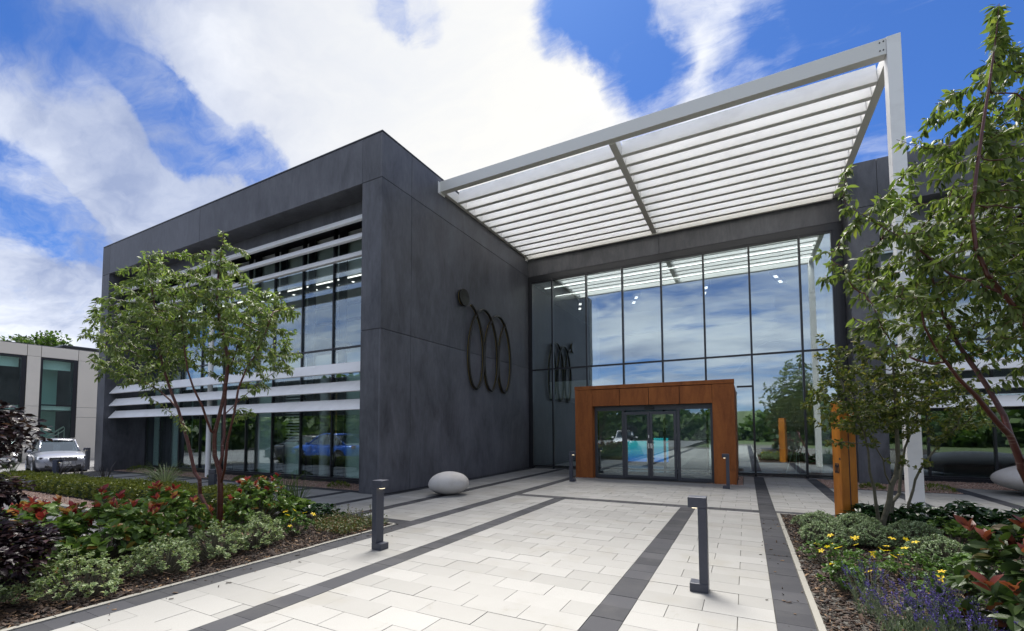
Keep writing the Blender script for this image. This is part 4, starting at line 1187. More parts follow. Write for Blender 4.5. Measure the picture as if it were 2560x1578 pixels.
def radii(par, tip, base, expo=2.3):
    n = len(par); a = np.zeros(n); kids = np.zeros(n, int)
    for i in range(n-1, -1, -1): pass
    order = np.argsort(depths(par))[::-1]
    for i in order:
        if kids[i] == 0: a[i] = tip**expo
        if par[i] >= 0: a[par[i]] += a[i]; kids[par[i]] += 1
    r = a**(1/expo)
    return np.minimum(tip+(r-tip)*(base-tip)/max(r.max()-tip, 1e-6), base), kids
def depths(par):
    d = np.zeros(len(par), int)
    for i in range(len(par)):
        j = i; c = 0
        if par[i] >= 0 and par[i] < i: d[i] = d[par[i]]+1
        else:
            while j >= 0: c += 1; j = par[j]
            d[i] = c-1
    return d
def limb_mesh(name, P, par, r, sel, material, parent):
    idx = np.where(sel & (par >= 0))[0]
    V = []; F = []
    for i in idx:
        a, b = P[par[i]], P[i]; t = b-a; L = np.linalg.norm(t)
        if L < 1e-6: continue
        t = t/L; n = 10 if r[i] > .02 else 6 if r[i] > .008 else 4
        u = np.cross(t, (0.31, .17, .93)); u /= np.linalg.norm(u); w = np.cross(t, u)
        k = len(V); b2 = b+t*min(r[i]*.6, .02)
        for q in range(n):
            c = u*math.cos(6.28318*q/n)+w*math.sin(6.28318*q/n)
            V.append(a+c*min(r[par[i]], r[i]*1.25)); V.append(b2+c*r[i])
        F += [(k+2*q, k+2*((q+1) % n), k+2*((q+1) % n)+1, k+2*q+1) for q in range(n)]
    return link(name, mesh_from(name, V, F, True), material, parent)
def leaves_on(P, par, r, rmax, per, size, seed, droop=.55, spread=.9):
    g = np.random.default_rng(seed)
    ok = np.where((r < rmax) & (par >= 0))[0]
    idx = np.repeat(ok, per)
    idx = idx[g.random(len(idx)) < .9]
    t = unit(P[idx]-P[par[idx]])
    side = unit(np.cross(t, g.normal(size=(len(idx), 3))))
    d = unit(t*g.uniform(.1, .9, (len(idx), 1))+side*spread+np.array([0, 0, -droop])*g.uniform(.3, 1.4, (len(idx), 1)))
    pos = P[par[idx]]+(P[idx]-P[par[idx]])*g.random((len(idx), 1))+side*g.uniform(0, .012, (len(idx), 1))
    s = size*g.uniform(.6, 1.2, len(idx))
    return pos, d, s
def foliage(name, pos, d, s, material, parent, tv=LV, tf=LF, seed=3, wid=1.0, rim=None, roll=.7, kind=None):
    g = np.random.default_rng(seed)
    M = basis(d, g.normal(0, roll, len(d)), s*wid, s, s)
    return scatter(name, tv, tf, pos, M, material, parent, rim=rim, kind=kind)
def leaf_parts(parent, pos, d, s, material, n, tv=LV, tf=LF, seed=5, prefer=None):
    """the largest-looking leaves as separate leaf objects sharing one mesh; returns the mask of the others"""
    eye = np.array([0, 0, EYE]); rel = pos-eye
    z = rel@np.array(fw); u = rel@np.array(RT)/z*F_PX+1280; v = 789-227-rel@np.array(UP)/z*F_PX+454
    vis = (z > .5) & (u > 0) & (u < 2560) & (v > 0) & (v < 1578)
    score = np.where(vis, s/np.maximum(z, .5), 0)
    pick = np.argsort(score)[::-1][:n]
    g = np.random.default_rng(seed); M = basis(d[pick], g.normal(0, .7, len(pick)), s[pick], s[pick], s[pick])
    me = mesh_from('leaf', tv, [tuple(f) for f in tf]); me.materials.append(MATS[material])
    for k, i in enumerate(pick):
        o = bpy.data.objects.new('leaf', me); C.objects.link(o); o.parent = parent
        mm = Matrix([[*M[k][0], pos[i][0]], [*M[k][1], pos[i][1]], [*M[k][2], pos[i][2]], [0, 0, 0, 1]])
        o.matrix_local = mm
    mask = np.ones(len(pos), bool); mask[pick] = False
    return mask
def ell_points(cs, n, seed):
    """random points in a union of ellipsoids (centre, (side, depth, up) radii) given in view-aligned axes"""
    g = np.random.default_rng(seed); out = []
    tot = sum(c[1][0]*c[1][1]*c[1][2] for c in cs)
    hx = np.array(rt); hy = np.array([fw.x, fw.y, 0])/math.hypot(fw.x, fw.y)
    for c, r in cs:
        k = max(6, int(n*r[0]*r[1]*r[2]/tot))
        q = unit(g.normal(size=(k, 3)))*(g.random((k, 1))**(1/2.6))
        out.append(np.array(c)+q[:, :1]*r[0]*hx+q[:, 1:2]*r[1]*hy+q[:, 2:]*r[2]*np.array([0, 0, 1]))
    return np.concatenate(out)
def A3(u, v, d): return np.array(at(u, v, d))

# --- red stemmed cherry in the left bed
d0 = 7.28
def s3(*p): return [A3(u, v, d) for (u, v, d) in p]
base = A3(549, 1338, d0); base[2] = -.03
L0 = A3(523, 1290, 7.5); L0[2] = .12
stems = [
 ([base]+s3((550,1278,7.28),(551,1230,7.28),(550,1191,7.28),(546,1168,7.28),(537,1140,7.26),(536,1112,7.24),(537,1082,7.22),(548,1040,7.2),(559,994,7.2),(566,947,7.2),(571,900,7.2),(560,845,7.22),(547,791,7.25),(541,725,7.28),(552,640,7.3),(560,580,7.3)), None),
 ([np.array(base)+np.array([-.02,.01,-.01]), np.array(base)+np.array([-.2,.09,.0]), A3(522,1278,7.45)]+s3((500,1236,7.5),(499,1200,7.5),(487,1182,7.5),(478,1142,7.5),(469,1104,7.5),(457,1062,7.5),(445,1022,7.5),(431,988,7.48),(418,951,7.45),(405,907,7.4),(395,857,7.4),(388,780,7.4),(376,700,7.4),(369,640,7.4)), None),
 (s3((546,1168,7.28),(556,1140,7.3),(556,1112,7.32),(560,1095,7.34),(561,1037,7.4),(564,985,7.45),(567,943,7.5),(590,880,7.7),(610,800,7.8)), 0),
 (s3((551,1210,7.28),(561,1175,7.2),(564,1150,7.15),(568,1105,7.1),(578,1065,7.05),(586,1030,7.0),(596,971,6.95),(615,925,6.9),(640,885,6.85),(662,835,6.8),(680,790,6.8)), 0),
 (s3((537,1082,7.22),(528,1079,7.15),(517,1050,7.05),(505,1014,6.95),(485,974,6.85),(470,930,6.75),(462,880,6.7),(455,800,6.65)), 0),
 (s3((445,1022,7.5),(425,1000,7.55),(400,978,7.65),(370,960,7.75),(330,935,7.85),(290,900,7.9),(255,860,7.9)), 0),
 (s3((457,1062,7.5),(470,1075,7.35),(455,1060,7.3),(430,1035,7.2),(400,1010,7.05),(360,985,6.9)), 0),
 (s3((561,1037,7.4),(600,1000,7.7),(640,965,7.9),(680,935,8.0),(715,915,8.0)), 0),
]
def depth_c(u, v, d): return A3(u, v, d)
cs = [(A3(430, 800, 7.4), (1.05, 1.0, .85)), (A3(560, 800, 7.3), (1.0, 1.05, .95)), (A3(640, 830, 7.2), (.75, .9, .85)), (A3(350, 850, 7.5), (.8, .8, .8)), (A3(300, 930, 7.6), (.5, .5, .32)),
      (A3(470, 690, 7.4), (.8, .7, .45)), (A3(255, 820, 7.7), (.35, .4, .25)), (A3(370, 650, 7.4), (.16, .2, .30)), (A3(440, 650, 7.4), (.15, .2, .25)), (A3(560, 610, 7.3), (.18, .2, .30)), (A3(620, 640, 7.2), (.14, .2, .25)),
      (A3(300, 700, 7.5), (.3, .3, .3)), (A3(270, 760, 7.6), (.3, .3, .3)), (A3(700, 800, 7.1), (.3, .4, .3)), (A3(745, 765, 7.1), (.12, .15, .08)), (A3(690, 935, 7.9), (.38, .3, .16)), (A3(660, 985, 7.8), (.28, .25, .10)), (A3(222, 818, 7.7), (.14, .15, .08)), (A3(640, 1030, 7.4), (.1, .1, .05))]
def stem_leaf_tree(name, label, stems, cs, nattr, bark, lmat, lsize, base_r, tip=.0028, step=.085, kill=.15, infl=1.0, rmax=.0075, per=3, seed=1, nparts=0, group=None, tv=LV, tf=LF, wid=1.0, droop=.55, cat='tree', forced=None, iters=80):
    at_ = ell_points(cs, nattr, seed)
    P, par, n0 = colonise(stems, at_, step, kill, infl, iters, .16, seed)
    r, kids = radii(par, tip, base_r)
    t = thing(name, label, cat, (0, 0, 0), 0, group)
    org = P[0].copy(); org[2] = 0
    t.location = org; P = P-org
    isst = np.zeros(len(P), bool); isst[:n0] = True
    # stems keep a stout radius that thins towards their ends
    if forced:
        i = 0; k = 0
        for (path, sp) in stems:
            n = 0
            pts = [np.array(p, float) for p in path]
            for a in range(len(pts)-1): n += max(1, int(np.linalg.norm(pts[a+1]-pts[a])/step))
            n += 1
            f = forced[k]; r[i:i+n] = np.maximum(r[i:i+n], np.linspace(f, f*.10, n)); r[i:i+n] = np.minimum(r[i:i+n], np.linspace(f*1.12, f*.32, n)); i += n; k += 1
    tr = limb_mesh('trunk', P, par, r, isst, bark, t)
    limb_mesh('branches', P, par, r, ~isst, bark, tr)
    pos, d, s = leaves_on(P, par, r, rmax, per, lsize, seed, droop)
    cr = None
    if nparts:
        cr = group_empty('crown', t)
        mk = leaf_parts_local(cr, pos, d, s, lmat, nparts, org, tv, tf)
        fo = foliage('far_leaves', pos[mk], d[mk], s[mk], lmat, cr, tv, tf, seed, wid, kind='stuff')
    else:
        cr = foliage('crown', pos, d, s, lmat, t, tv, tf, seed, wid)
    print(label[:30], 'nodes', len(P), 'leaves', len(pos)); return t, P, par, r, len(pos)
def leaf_parts_local(parent, pos, d, s, material, n, org, tv=LV, tf=LF):
    eye = np.array([0, 0, EYE]); rel = pos+org-eye
    z = rel@np.array(fw); u = rel@np.array(RT)/np.maximum(z, .1)*F_PX+1280; v = 789+SY-rel@np.array(UP)/np.maximum(z, .1)*F_PX
    vis = (z > .5) & (u > 0) & (u < 2560) & (v > 0) & (v < 1578)
    score = np.where(vis, s/np.maximum(z, .5), 0)
    pick = np.argsort(score)[::-1][:n]
    g = np.random.default_rng(9); M = basis(d[pick], g.normal(0, .7, len(pick)), s[pick], s[pick], s[pick])
    me = mesh_from('leaf', tv, [tuple(f) for f in tf]); me.materials.append(MATS[material])
    for k, i in enumerate(pick):
        o = bpy.data.objects.new('leaf', me); C.objects.link(o); o.parent = parent
        o.matrix_local = Matrix([[*M[k][0], pos[i][0]], [*M[k][1], pos[i][1]], [*M[k][2], pos[i][2]], [0, 0, 0, 1]])
    mask = np.ones(len(pos), bool); mask[pick] = False
    return mask
stem_leaf_tree('cherry_tree', 'multi stemmed tree with shiny dark red bark in the left planting bed', stems, cs, 1700, 'cherry_bark', 'leaf_cherry', .094, .042, seed=4, per=12, rmax=.0075, step=.085, kill=.15, wid=.72, droop=.9,
               forced=[.041, .030, .025, .022, .019, .015, .009, .010])

# --- large leaning cherry at the right edge
d0 = 4.6
trunk_base = A3(2690, 1500, 4.6); trunk_base[2] = -.03
stems = [
 ([trunk_base]+s3((2640,1330,4.6),(2590,1240,4.6),(2558,1174,4.6),(2542,1130,4.6),(2526,1090,4.6),(2490,1052,4.55),(2440,990,4.5),(2395,945,4.45),(2365,905,4.4),(2338,870,4.3),(2312,820,4.2),(2300,760,4.15)), None),
 (s3((2526,1090,4.6),(2510,1040,4.7),(2470,970,4.8),(2440,925,4.85),(2420,898,4.9),(2395,860,4.95),(2370,815,5.0),(2345,760,5.0),(2330,690,5.05),(2290,640,5.1)), 0),
 (s3((2558,1174,4.6),(2600,1090,4.4),(2610,980,4.2),(2590,880,4.1),(2560,800,4.05),(2510,735,4.0),(2470,690,3.95),(2440,620,3.95),(2430,540,3.95),(2440,440,3.95),(2455,330,3.95),(2475,200,3.95),(2490,90,3.95),(2498,10,3.95)), 0),
 (s3((2600,1090,4.4),(2660,960,4.8),(2640,830,5.1),(2580,700,5.2),(2530,630,5.2),(2500,600,5.2),(2470,520,5.2),(2460,420,5.2),(2480,300,5.2),(2500,180,5.2)), 0),
 (s3((2365,905,4.4),(2330,910,4.35),(2290,900,4.3),(2250,880,4.25),(2225,850,4.2),(2205,820,4.15),(2180,760,4.1)), 0),
 (s3((2510,735,4.0),(2440,705,4.15),(2380,690,4.3),(2330,650,4.4),(2280,610,4.5),(2210,570,4.6),(2130,520,4.7)), 0),
]
cs = [(A3(2480, 560, 4.5), (1.0, 1.0, 1.1)), (A3(2400, 700, 4.5), (.9, 1.0, .8)), (A3(2520, 330, 4.5), (.75, .8, .8)), (A3(2300, 640, 4.5), (.75, .7, .7)), (A3(2650, 500, 4.6), (.9, 1.0, 1.3)), (A3(2620, 800, 4.7), (.7, .8, .7)),
      (A3(2200, 560, 4.5), (.32, .4, .35)), (A3(2110, 470, 4.6), (.2, .25, .40)), (A3(2180, 720, 4.3), (.40, .4, .5)), (A3(2090, 640, 4.4), (.25, .3, .22)), (A3(2070, 690, 4.4), (.16, .2, .1)), (A3(2240, 340, 4.5), (.10, .1, .12)),
      (A3(2340, 270, 4.4), (.13, .13, .16)), (A3(2465, 190, 4.2), (.22, .25, .35)), (A3(2400, 240, 4.3), (.12, .12, .16)), (A3(2492, 40, 4.1), (.14, .15, .26)), (A3(2530, 120, 4.5), (.2, .2, .3)), (A3(2300, 430, 4.5), (.28, .3, .25)), (A3(2210, 870, 4.2), (.22, .25, .14)), (A3(2140, 830, 4.2), (.14, .2, .10)),
      (A3(2330, 780, 4.3), (.4, .4, .25)), (A3(2540, 960, 4.5), (.3, .35, .2)), (A3(2230, 770, 4.2), (.3, .3, .25))]
stem_leaf_tree('cherry_tree', 'large leaning cherry with drooping leaves that fills the right edge', stems, cs, 2300, 'cherry_bark', 'leaf_bigtree', .096, .05, seed=8, per=8, rmax=.0068, step=.08, kill=.125, infl=1.4, nparts=260, tv=LV, tf=LF, droop=1.0, wid=.85,
               forced=[.052, .028, .026, .020, .012, .012], iters=80)

# --- small multi stemmed hornbeam in the right bed
d0 = 7.2
b0 = A3(2205, 1330, 7.2); b0[2] = -.02
stems = [
 ([b0]+s3((2208,1305,7.2),(2224,1250,7.2),(2228,1215,7.2),(2240,1190,7.2),(2246,1150,7.2),(2243,1100,7.2),(2240,1040,7.2),(2236,960,7.2),(2230,880,7.2)), None),
 ([b0+np.array([-.03,0,0])]+s3((2198,1310,7.15),(2190,1260,7.1),(2185,1220,7.1),(2174,1180,7.05),(2171,1130,7.0),(2160,1080,6.95),(2140,1030,6.9),(2110,980,6.85)), None),
 ([b0+np.array([.06,.02,0])]+s3((2226,1300,7.25),(2232,1255,7.3),(2248,1235,7.35),(2252,1185,7.4),(2262,1120,7.5),(2290,1050,7.6),(2310,980,7.6)), None),
 (s3((2228,1215,7.2),(2213,1185,7.15),(2208,1150,7.1),(2190,1120,7.0),(2160,1110,6.9)), 0),
 ([b0+np.array([0.02,0,-.03]), A3(2272,1335,7.2)*np.array([1,1,0])+np.array([0,0,-.02])]+s3((2270,1290,7.2),(2271,1262,7.2),(2283,1225,7.2),(2288,1200,7.2),(2300,1175,7.2),(2325,1140,7.2),(2350,1110,7.2),(2390,1070,7.2)), None),
]
cs = [(A3(2230, 940, 7.2), (1.1, .9, .62)), (A3(2300, 1010, 7.3), (1.05, .85, .5)), (A3(2150, 1010, 7.1), (.85, .8, .55)), (A3(2080, 920, 7.1), (.32, .3, .3)), (A3(2050, 850, 7.1), (.12, .15, .18)), (A3(2040, 1030, 7.0), (.20, .2, .12)), (A3(2090, 1110, 7.0), (.35, .3, .12)), (A3(2440, 1060, 7.3), (.30, .3, .2)), (A3(2280, 1155, 7.1), (.45, .3, .10)), (A3(2150, 860, 7.2), (.45, .4, .3)), (A3(2010, 960, 7.0), (.08, .1, .06)), (A3(2095, 1030, 6.95), (.34, .3, .24)), (A3(2150, 1095, 6.9), (.34, .25, .12))]
stem_leaf_tree('hornbeam_tree', 'small grey stemmed tree with wavy trunks standing beside the orange totem', stems, cs, 1800, 'grey_bark', 'leaf_hornbeam', .070, .04, tip=.0025, seed=12, per=10, rmax=.006, step=.075, kill=.13, infl=.9, tv=BV, tf=BF, droop=.35, forced=[.040, .024, .026, .016, .030], iters=60)

# --- shrub helper: woody twigs with leaves in rosettes
def shrub(name, label, c, rad, n, lmat, lsize, seed, group=None, red=None, redn=0, shell=.55, tv=BV, tf=BF, cat='shrub', rim=None, per=10, droop=.1, lift=.3, parts=0, wid=1.0, redlift=.9):
    g = np.random.default_rng(seed)
    t = thing(name, label, cat, (c[0], c[1], 0), 0, group)
    # shoot tips spread over a dome, more on the outside
    th = g.uniform(0, 6.28, n); el = np.arcsin(g.uniform(-.05, 1, n)); rr = g.uniform(shell, 1.0, n)**.6
    lump = 1+(.16 if shell < .7 else .05)*np.sin(3*th+seed)+.10*np.sin(5*th+2*el+seed)
    tips = np.stack([np.cos(th)*np.cos(el)*rad[0]*rr*lump, np.sin(th)*np.cos(el)*rad[1]*rr*lump, .10+np.sin(el)*(rad[2]-.10)*rr*(1+.12*np.sin(2*th+seed))], 1)
    roots = tips*np.array([.18, .18, 0])
    mb = MB()
    for k in range(0, n, 2):
        mid = (roots[k]+tips[k])/2+np.array([0, 0, -.03]); mb.tube([roots[k]+[0, 0, -.02], mid, tips[k]], [.007, .005, .003], 4, False)
    mb.build('stems', 'grey_bark', t)
    idx = np.repeat(np.arange(n), per)
    ax = unit(tips*np.array([1, 1, .7])+np.array([0, 0, lift]))[idx]
    side = unit(np.cross(ax, g.normal(size=(len(idx), 3))))
    d = unit(ax*g.uniform(.1, .8, (len(idx), 1))+side+np.array([0, 0, -droop]))
    pos = tips[idx]-ax*g.uniform(0, .10, (len(idx), 1))*rad[2]
    s = lsize*g.uniform(.65, 1.15, len(idx))
    top = group_empty('foliage', t)
    if parts:
        org = np.array([c[0], c[1], 0.]); mk = leaf_parts_local(top, pos, d, s, lmat, parts, org, tv, tf); pos, d, s = pos[mk], d[mk], s[mk]
    foliage('leaf_mass', pos, d, s, lmat, top, tv, tf, seed, wid, rim, kind='stuff')
    if red:
        hi = np.argsort(tips[:, 2]+g.normal(0, .10, n)*rad[2]*2)[::-1][:redn]
        idx = np.repeat(hi, 6)
        ax = unit(tips*np.array([.6, .6, .5])+np.array([0, 0, redlift]))[idx]
        side = unit(np.cross(ax, g.normal(size=(len(idx), 3))))
        d = unit(ax*g.uniform(.7, 1.6, (len(idx), 1))+side*.8)
        foliage('young_leaves', tips[idx]+ax*g.uniform(.0, .05, (len(idx), 1)), d, lsize*g.uniform(.6, 1.05, len(idx)), red, top, LV, LF, seed+1, 1.2)
    return t
PG = 'red tipped photinia shrubs in the left bed'
shrub('photinia_shrub', 'red tipped photinia nearest the left edge, beside the purple maple', (-7.3, 1.95), (.72, .70, .90), 170, 'leaf_photinia', .12, 21, PG, 'leaf_photinia_red', 30, parts=60)
shrub('photinia_shrub', 'red tipped photinia second from the left, in front of the gravel strip', (-7.45, 2.75), (.72, .70, .82), 180, 'leaf_photinia', .115, 22, PG, 'leaf_photinia_red', 26, parts=60)
shrub('photinia_shrub', 'red tipped photinia just left of the red tree trunk', (-7.75, 3.55), (.68, .62, .80), 170, 'leaf_photinia', .11, 23, PG, 'leaf_photinia_red', 24, parts=60)
shrub('photinia_shrub', 'red tipped photinia just right of the red tree trunk', (-7.75, 5.0), (.62, .60, .82), 150, 'leaf_photinia', .105, 24, PG, 'leaf_photinia_red', 18, parts=40)
shrub('photinia_shrub', 'dark bronze photinia with glossy leaves in the bottom right corner', (1.95, 4.35), (.80, .72, 1.16), 150, 'leaf_photinia_dull', .125, 25, None, 'leaf_photinia_bronze', 36, parts=120)
EG = 'variegated euonymus mounds along the left bed edge'
for k, (x, y, r_, h_, lb) in enumerate([(-6.15, 1.30, .36, .46, 'variegated euonymus mound in the bottom left corner of the picture'), (-6.02, 2.02, .40, .46, 'variegated euonymus mound second from the bottom left corner'), (-6.05, 2.78, .38, .44, 'variegated euonymus mound below the photinias, third from the left corner'),
      (-6.12, 3.42, .36, .46, 'variegated euonymus mound straight below the red tree trunk'), (-6.2, 4.02, .34, .48, 'variegated euonymus mound just before the yellow flowers')]):
    shrub('euonymus_shrub', lb, (x, y), (r_, r_, h_), 170, 'leaf_euonymus', .042, 31+k, EG, tv=SV, tf=SF, rim=SRIM, per=12, lift=.8)
def flowers(t, tips, size, seed):
    """five-petalled yellow flowers, each a mesh of its own"""
    g = np.random.default_rng(seed); V = []; F = []
    for k in range(5):
        a = 6.28318*k/5; ca, sa = math.cos(a), math.sin(a); i = len(V)
        for (x, y, z) in [(0, 0, 0), (-.25, .6, .12), (.25, .6, .12), (0, 1, .05), (0, .55, .04)]: V.append((x*ca-y*sa, x*sa+y*ca, z))
        F += [(i, i+4, i+1), (i, i+2, i+4), (i+1, i+4, i+3), (i+4, i+2, i+3)]
    me = mesh_from('flower', V, F); me.materials.append(MATS['petal_yellow'])
    for p in tips:
        o = bpy.data.objects.new('flower', me); C.objects.link(o); o.parent = t
        o.location = p; s_ = size*g.uniform(.8, 1.2); o.scale = (s_, s_, s_); o.rotation_euler = (g.uniform(-.1, .9), g.uniform(-.5, .5), g.uniform(0, 6))
HG = 'yellow flowering hypericum in the right bed'
t = shrub('hypericum_shrub', 'low yellow flowering shrub in the left bed near its tip', (-6.35, 4.72), (.32, .30, .38), 70, 'leaf_hyper', .045, 41, None, tv=BV, tf=BF, per=9)
flowers(t, [(.22,-.18,.30),(.10,-.2,.36),(.26,-.02,.38),(.12,-.1,.42),(.24,-.26,.22),(.02,-.18,.40),(.3,.1,.34)], .042, 1)
for k, (x, y, r_, lb, fl) in enumerate([(0.84, 6.62, .28, 'yellow flowered hypericum at the left kerb of the right bed', 7), (1.14, 6.15, .30, 'yellow flowered hypericum in the middle of the right bed', 7), (1.58, 6.5, .30, 'yellow flowered hypericum in front of the grey green hebe pair', 6), (1.60, 5.55, .30, 'hypericum with few flowers just behind the lavender', 3), (0.84, 5.62, .2, 'small hypericum with one flower beside the lavender', 2)]):
    t = shrub('hypericum_shrub', lb, (x, y), (r_, r_, .34), 64, 'leaf_hyper', .044, 51+k, HG, tv=BV, tf=BF, per=8)
    g = np.random.default_rng(60+k)
    flowers(t, [(g.uniform(-1.1, 1.1)*r_, g.uniform(-1.1, 1.0)*r_, g.uniform(.22, .40)) for _ in range(fl)], .040, 70+k)
BG = 'grey green hebe domes in the right bed'
for k, (x, y, r_, h_, lb) in enumerate([(0.98, 8.75, .33, .30, 'hebe dome nearest the orange totem on its left'), (1.52, 8.95, .30, .28, 'hebe dome right at the foot of the orange totem'), (0.98, 7.75, .36, .32, 'hebe dome at the left, second row in the right bed'), (1.52, 7.9, .33, .31, 'hebe dome in the second row with a yellow flower in front'), (2.02, 8.15, .35, .36, 'hebe dome below the grey tree stems'), (2.02, 7.2, .36, .34, 'hebe dome in front of the one below the grey tree stems')]):
    shrub('hebe_shrub', lb, (x, y), (r_, r_, h_), 520, 'leaf_hebe', .024, 81+k, BG, shell=.86, tv=SV, tf=SF, per=12, lift=1.2)
LG = 'dark evergreen laurels along the back of the right bed'
for k, (x, y, r_, h_, lb) in enumerate([(1.82, 9.55, .34, .34, 'dark laurel between the orange totem and the grey tree stems'), (2.45, 9.45, .42, .40, 'dark laurel just right of the grey tree stems'), (3.0, 9.5, .45, .50, 'tallest dark laurel beside the foot of the white post'), (3.5, 9.2, .5, .44, 'dark laurel at the far right of the back row'), (3.4, 8.5, .5, .42, 'dark laurel behind the bronze photinia')]):
    shrub('laurel_shrub', lb, (x, y), (r_, r_, h_), 95, 'leaf_laurel', .14, 91+k, LG, tv=LV, tf=LF, per=8, lift=.9, wid=.9)
shrub('skimmia_shrub', 'bright green skimmia in front of the dark laurels', (2.5, 8.3), (.42, .40, .40), 80, 'leaf_skimmia', .085, 97, None, tv=LV, tf=LF, per=9, lift=1.2, wid=1.2)
shrub('skimmia_shrub', 'lower green skimmia beside the bronze photinia', (2.15, 6.5), (.36, .34, .34), 60, 'leaf_hyper', .075, 98, None, tv=LV, tf=LF, per=8, lift=1.2, wid=1.2)
shrub('bergenia_plant', 'low plant with large ribbed leaves at the back of the left bed', (-7.75, 5.72), (.50, .34, .34), 40, 'leaf_skimmia', .15, 99, None, tv=BV, tf=BF, per=5, lift=1.0, cat='plant')
shrub('bergenia_plant', 'dark low leafy plant beside the large leaved one at the back of the left bed', (-7.05, 5.75), (.38, .28, .30), 50, 'leaf_laurel', .09, 100, None, tv=BV, tf=BF, per=6, lift=1.0, cat='plant')

# ground cover at the tip of the left bed, lavender in the right bed
g = np.random.default_rng(77)
n = 5200
x = g.uniform(-7.0, -5.58, n); y = g.uniform(5.0, 6.02, n); keep = (x+7.0)/1.45+(y-5.0)/1.0 > .55
x, y = x[keep], y[keep]; n = len(x)
z = np.abs(g.normal(0, .07, n))+.01; ang = g.uniform(0, 6.28, n)
d = np.stack([np.cos(ang), np.sin(ang), g.uniform(.1, .9, n)], 1)
foliage('ground_cover', np.stack([x, y, z], 1), d, g.uniform(.025, .05, n), 'leaf_cover', None, SV, SF, 5, kind='stuff')
shoots = MB(); sp_, sd_ = [], []
for k in range(10):
    bx_, by_ = -6.9+k*.14, 5.9+g.uniform(-.1, .08); h_ = g.uniform(.18, .34); lx = g.uniform(-.1, .1)
    shoots.tube([(bx_, by_, 0), (bx_+lx*.5, by_, h_*.6), (bx_+lx, by_, h_)], .003, 4, False)
    for q in range(14):
        f_ = g.uniform(.3, 1); a = g.uniform(0, 6.28); sp_.append((bx_+lx*f_, by_, h_*f_)); sd_.append((math.cos(a), math.sin(a), .5))
gc = shoots.build('ground_cover_shoots', 'grey_bark', kind='stuff')
foliage('shoot_leaves', np.array(sp_), np.array(sd_), g.uniform(.025, .04, len(sp_)), 'leaf_cover', gc, SV, SF, 6, kind='stuff')
def lavender(c, r_, n, seed, label):
    g = np.random.default_rng(seed)
    t = thing('lavender_plant', label, 'plant', (c[0], c[1], 0), 0, 'purple lavender clumps at the front of the right bed')
    a = g.uniform(0, 6.28, n); q = np.sqrt(g.random(n))*r_
    root = np.stack([np.cos(a)*q*.5, np.sin(a)*q*.5, np.zeros(n)], 1)
    h = g.uniform(.30, .48, n); lean = np.stack([np.cos(a)*q*.9+g.normal(0, .05, n)-.05, np.sin(a)*q*.9+g.normal(0, .05, n), h], 1)
    mb = MB()
    for k in range(n): mb.tube([root[k], root[k]+(lean[k]-root[k])*.5+np.array([0, 0, .04]), lean[k]], .0016, 3, False)
    mb.build('stalks', 'leaf_lavender', t)
    idx = np.repeat(np.arange(n), 16); f = g.uniform(0, 1, len(idx))
    pos = lean[idx]-unit(lean-root)[idx]*(f[:, None]*.055); aa = g.uniform(0, 6.28, len(idx))
    d = unit(np.stack([np.cos(aa), np.sin(aa), g.uniform(.3, 1.2, len(idx))], 1))
    foliage('flower_spikes', pos, d, g.uniform(.010, .017, len(idx)), 'petal_lavender', t, SV, SF, seed, kind='stuff')
    m_ = n*9; idx = g.integers(0, n, m_); f = g.uniform(.0, .55, m_)
    aa = g.uniform(0, 6.28, m_); d = unit(np.stack([np.cos(aa)*.6, np.sin(aa)*.6, np.ones(m_)], 1))
    foliage('leaf_mass', root[idx]+(lean[idx]-root[idx])*f[:, None], d, g.uniform(.035, .06, m_), 'leaf_lavender', t, [(0,0,0), (-.06,.5,0), (.06,.5,0), (0,1,0)], [(0,2,1), (1,2,3)], seed, kind='stuff')
for k, (x, y, r_, n, lb) in enumerate([(1.40, 4.75, .34, 130, 'lavender clump at the back left of the lavender patch'), (0.92, 5.0, .20, 40, 'thin small lavender clump apart from the others, by the kerb of the right bed'), (1.32, 4.15, .36, 140, 'lavender clump in the middle at the lower frame edge'), (1.02, 4.35, .26, 80, 'lavender clump at the lower frame edge nearest the kerb')]):
    lavender((x, y), r_, n, 110+k, lb)

# clipped box hedge, one bush after another
hedge = thing('box_hedge', 'low clipped box hedge running along the gravel strip behind the left bed', 'hedge', (-14.5, 5.3, 0))
g = np.random.default_rng(88)
for k in range(26):
    cx_ = -20.9+k*.5; n = 1500
    th = g.uniform(0, 6.28, n); w_ = np.stack([np.cos(th), np.sin(th)], 1); w_ = w_/np.max(np.abs(w_)**1.0, axis=1, keepdims=True)**.75
    z = g.uniform(.02, .50, n); topm = g.random(n) < .5
    q = np.where(topm, np.sqrt(g.random(n)), 1.0); z = np.where(topm, .50+g.normal(0, .02, n), z)
    bul = 1-.16*(z/.5)**3; hh = 1+.06*math.sin(k*1.7)+g.uniform(-.05, .05)
    hh *= .90-.27*(25-k)/25
    pos = np.stack([cx_+w_[:, 0]*.27*q*bul+14.5, 5.30+w_[:, 1]*.37*q*bul-5.3, z*hh], 1)+g.normal(0, .018, (n, 3))
    nrm = np.stack([w_[:, 0]*(1-topm), w_[:, 1]*(1-topm), topm*1.0+.3], 1)
    d = unit(nrm+g.normal(0, .55, (n, 3)))
    foliage('box_bush', pos, d, g.uniform(.034, .058, n), 'leaf_box', hedge, SV, SF, 200+k, 1.1)
    MB().box(cx_+14.5-.21, cx_+14.5+.21, -.29, .29, 0, .42*hh).build('inner_twigs', 'leaf_far', hedge) if k % 1 == 0 else None

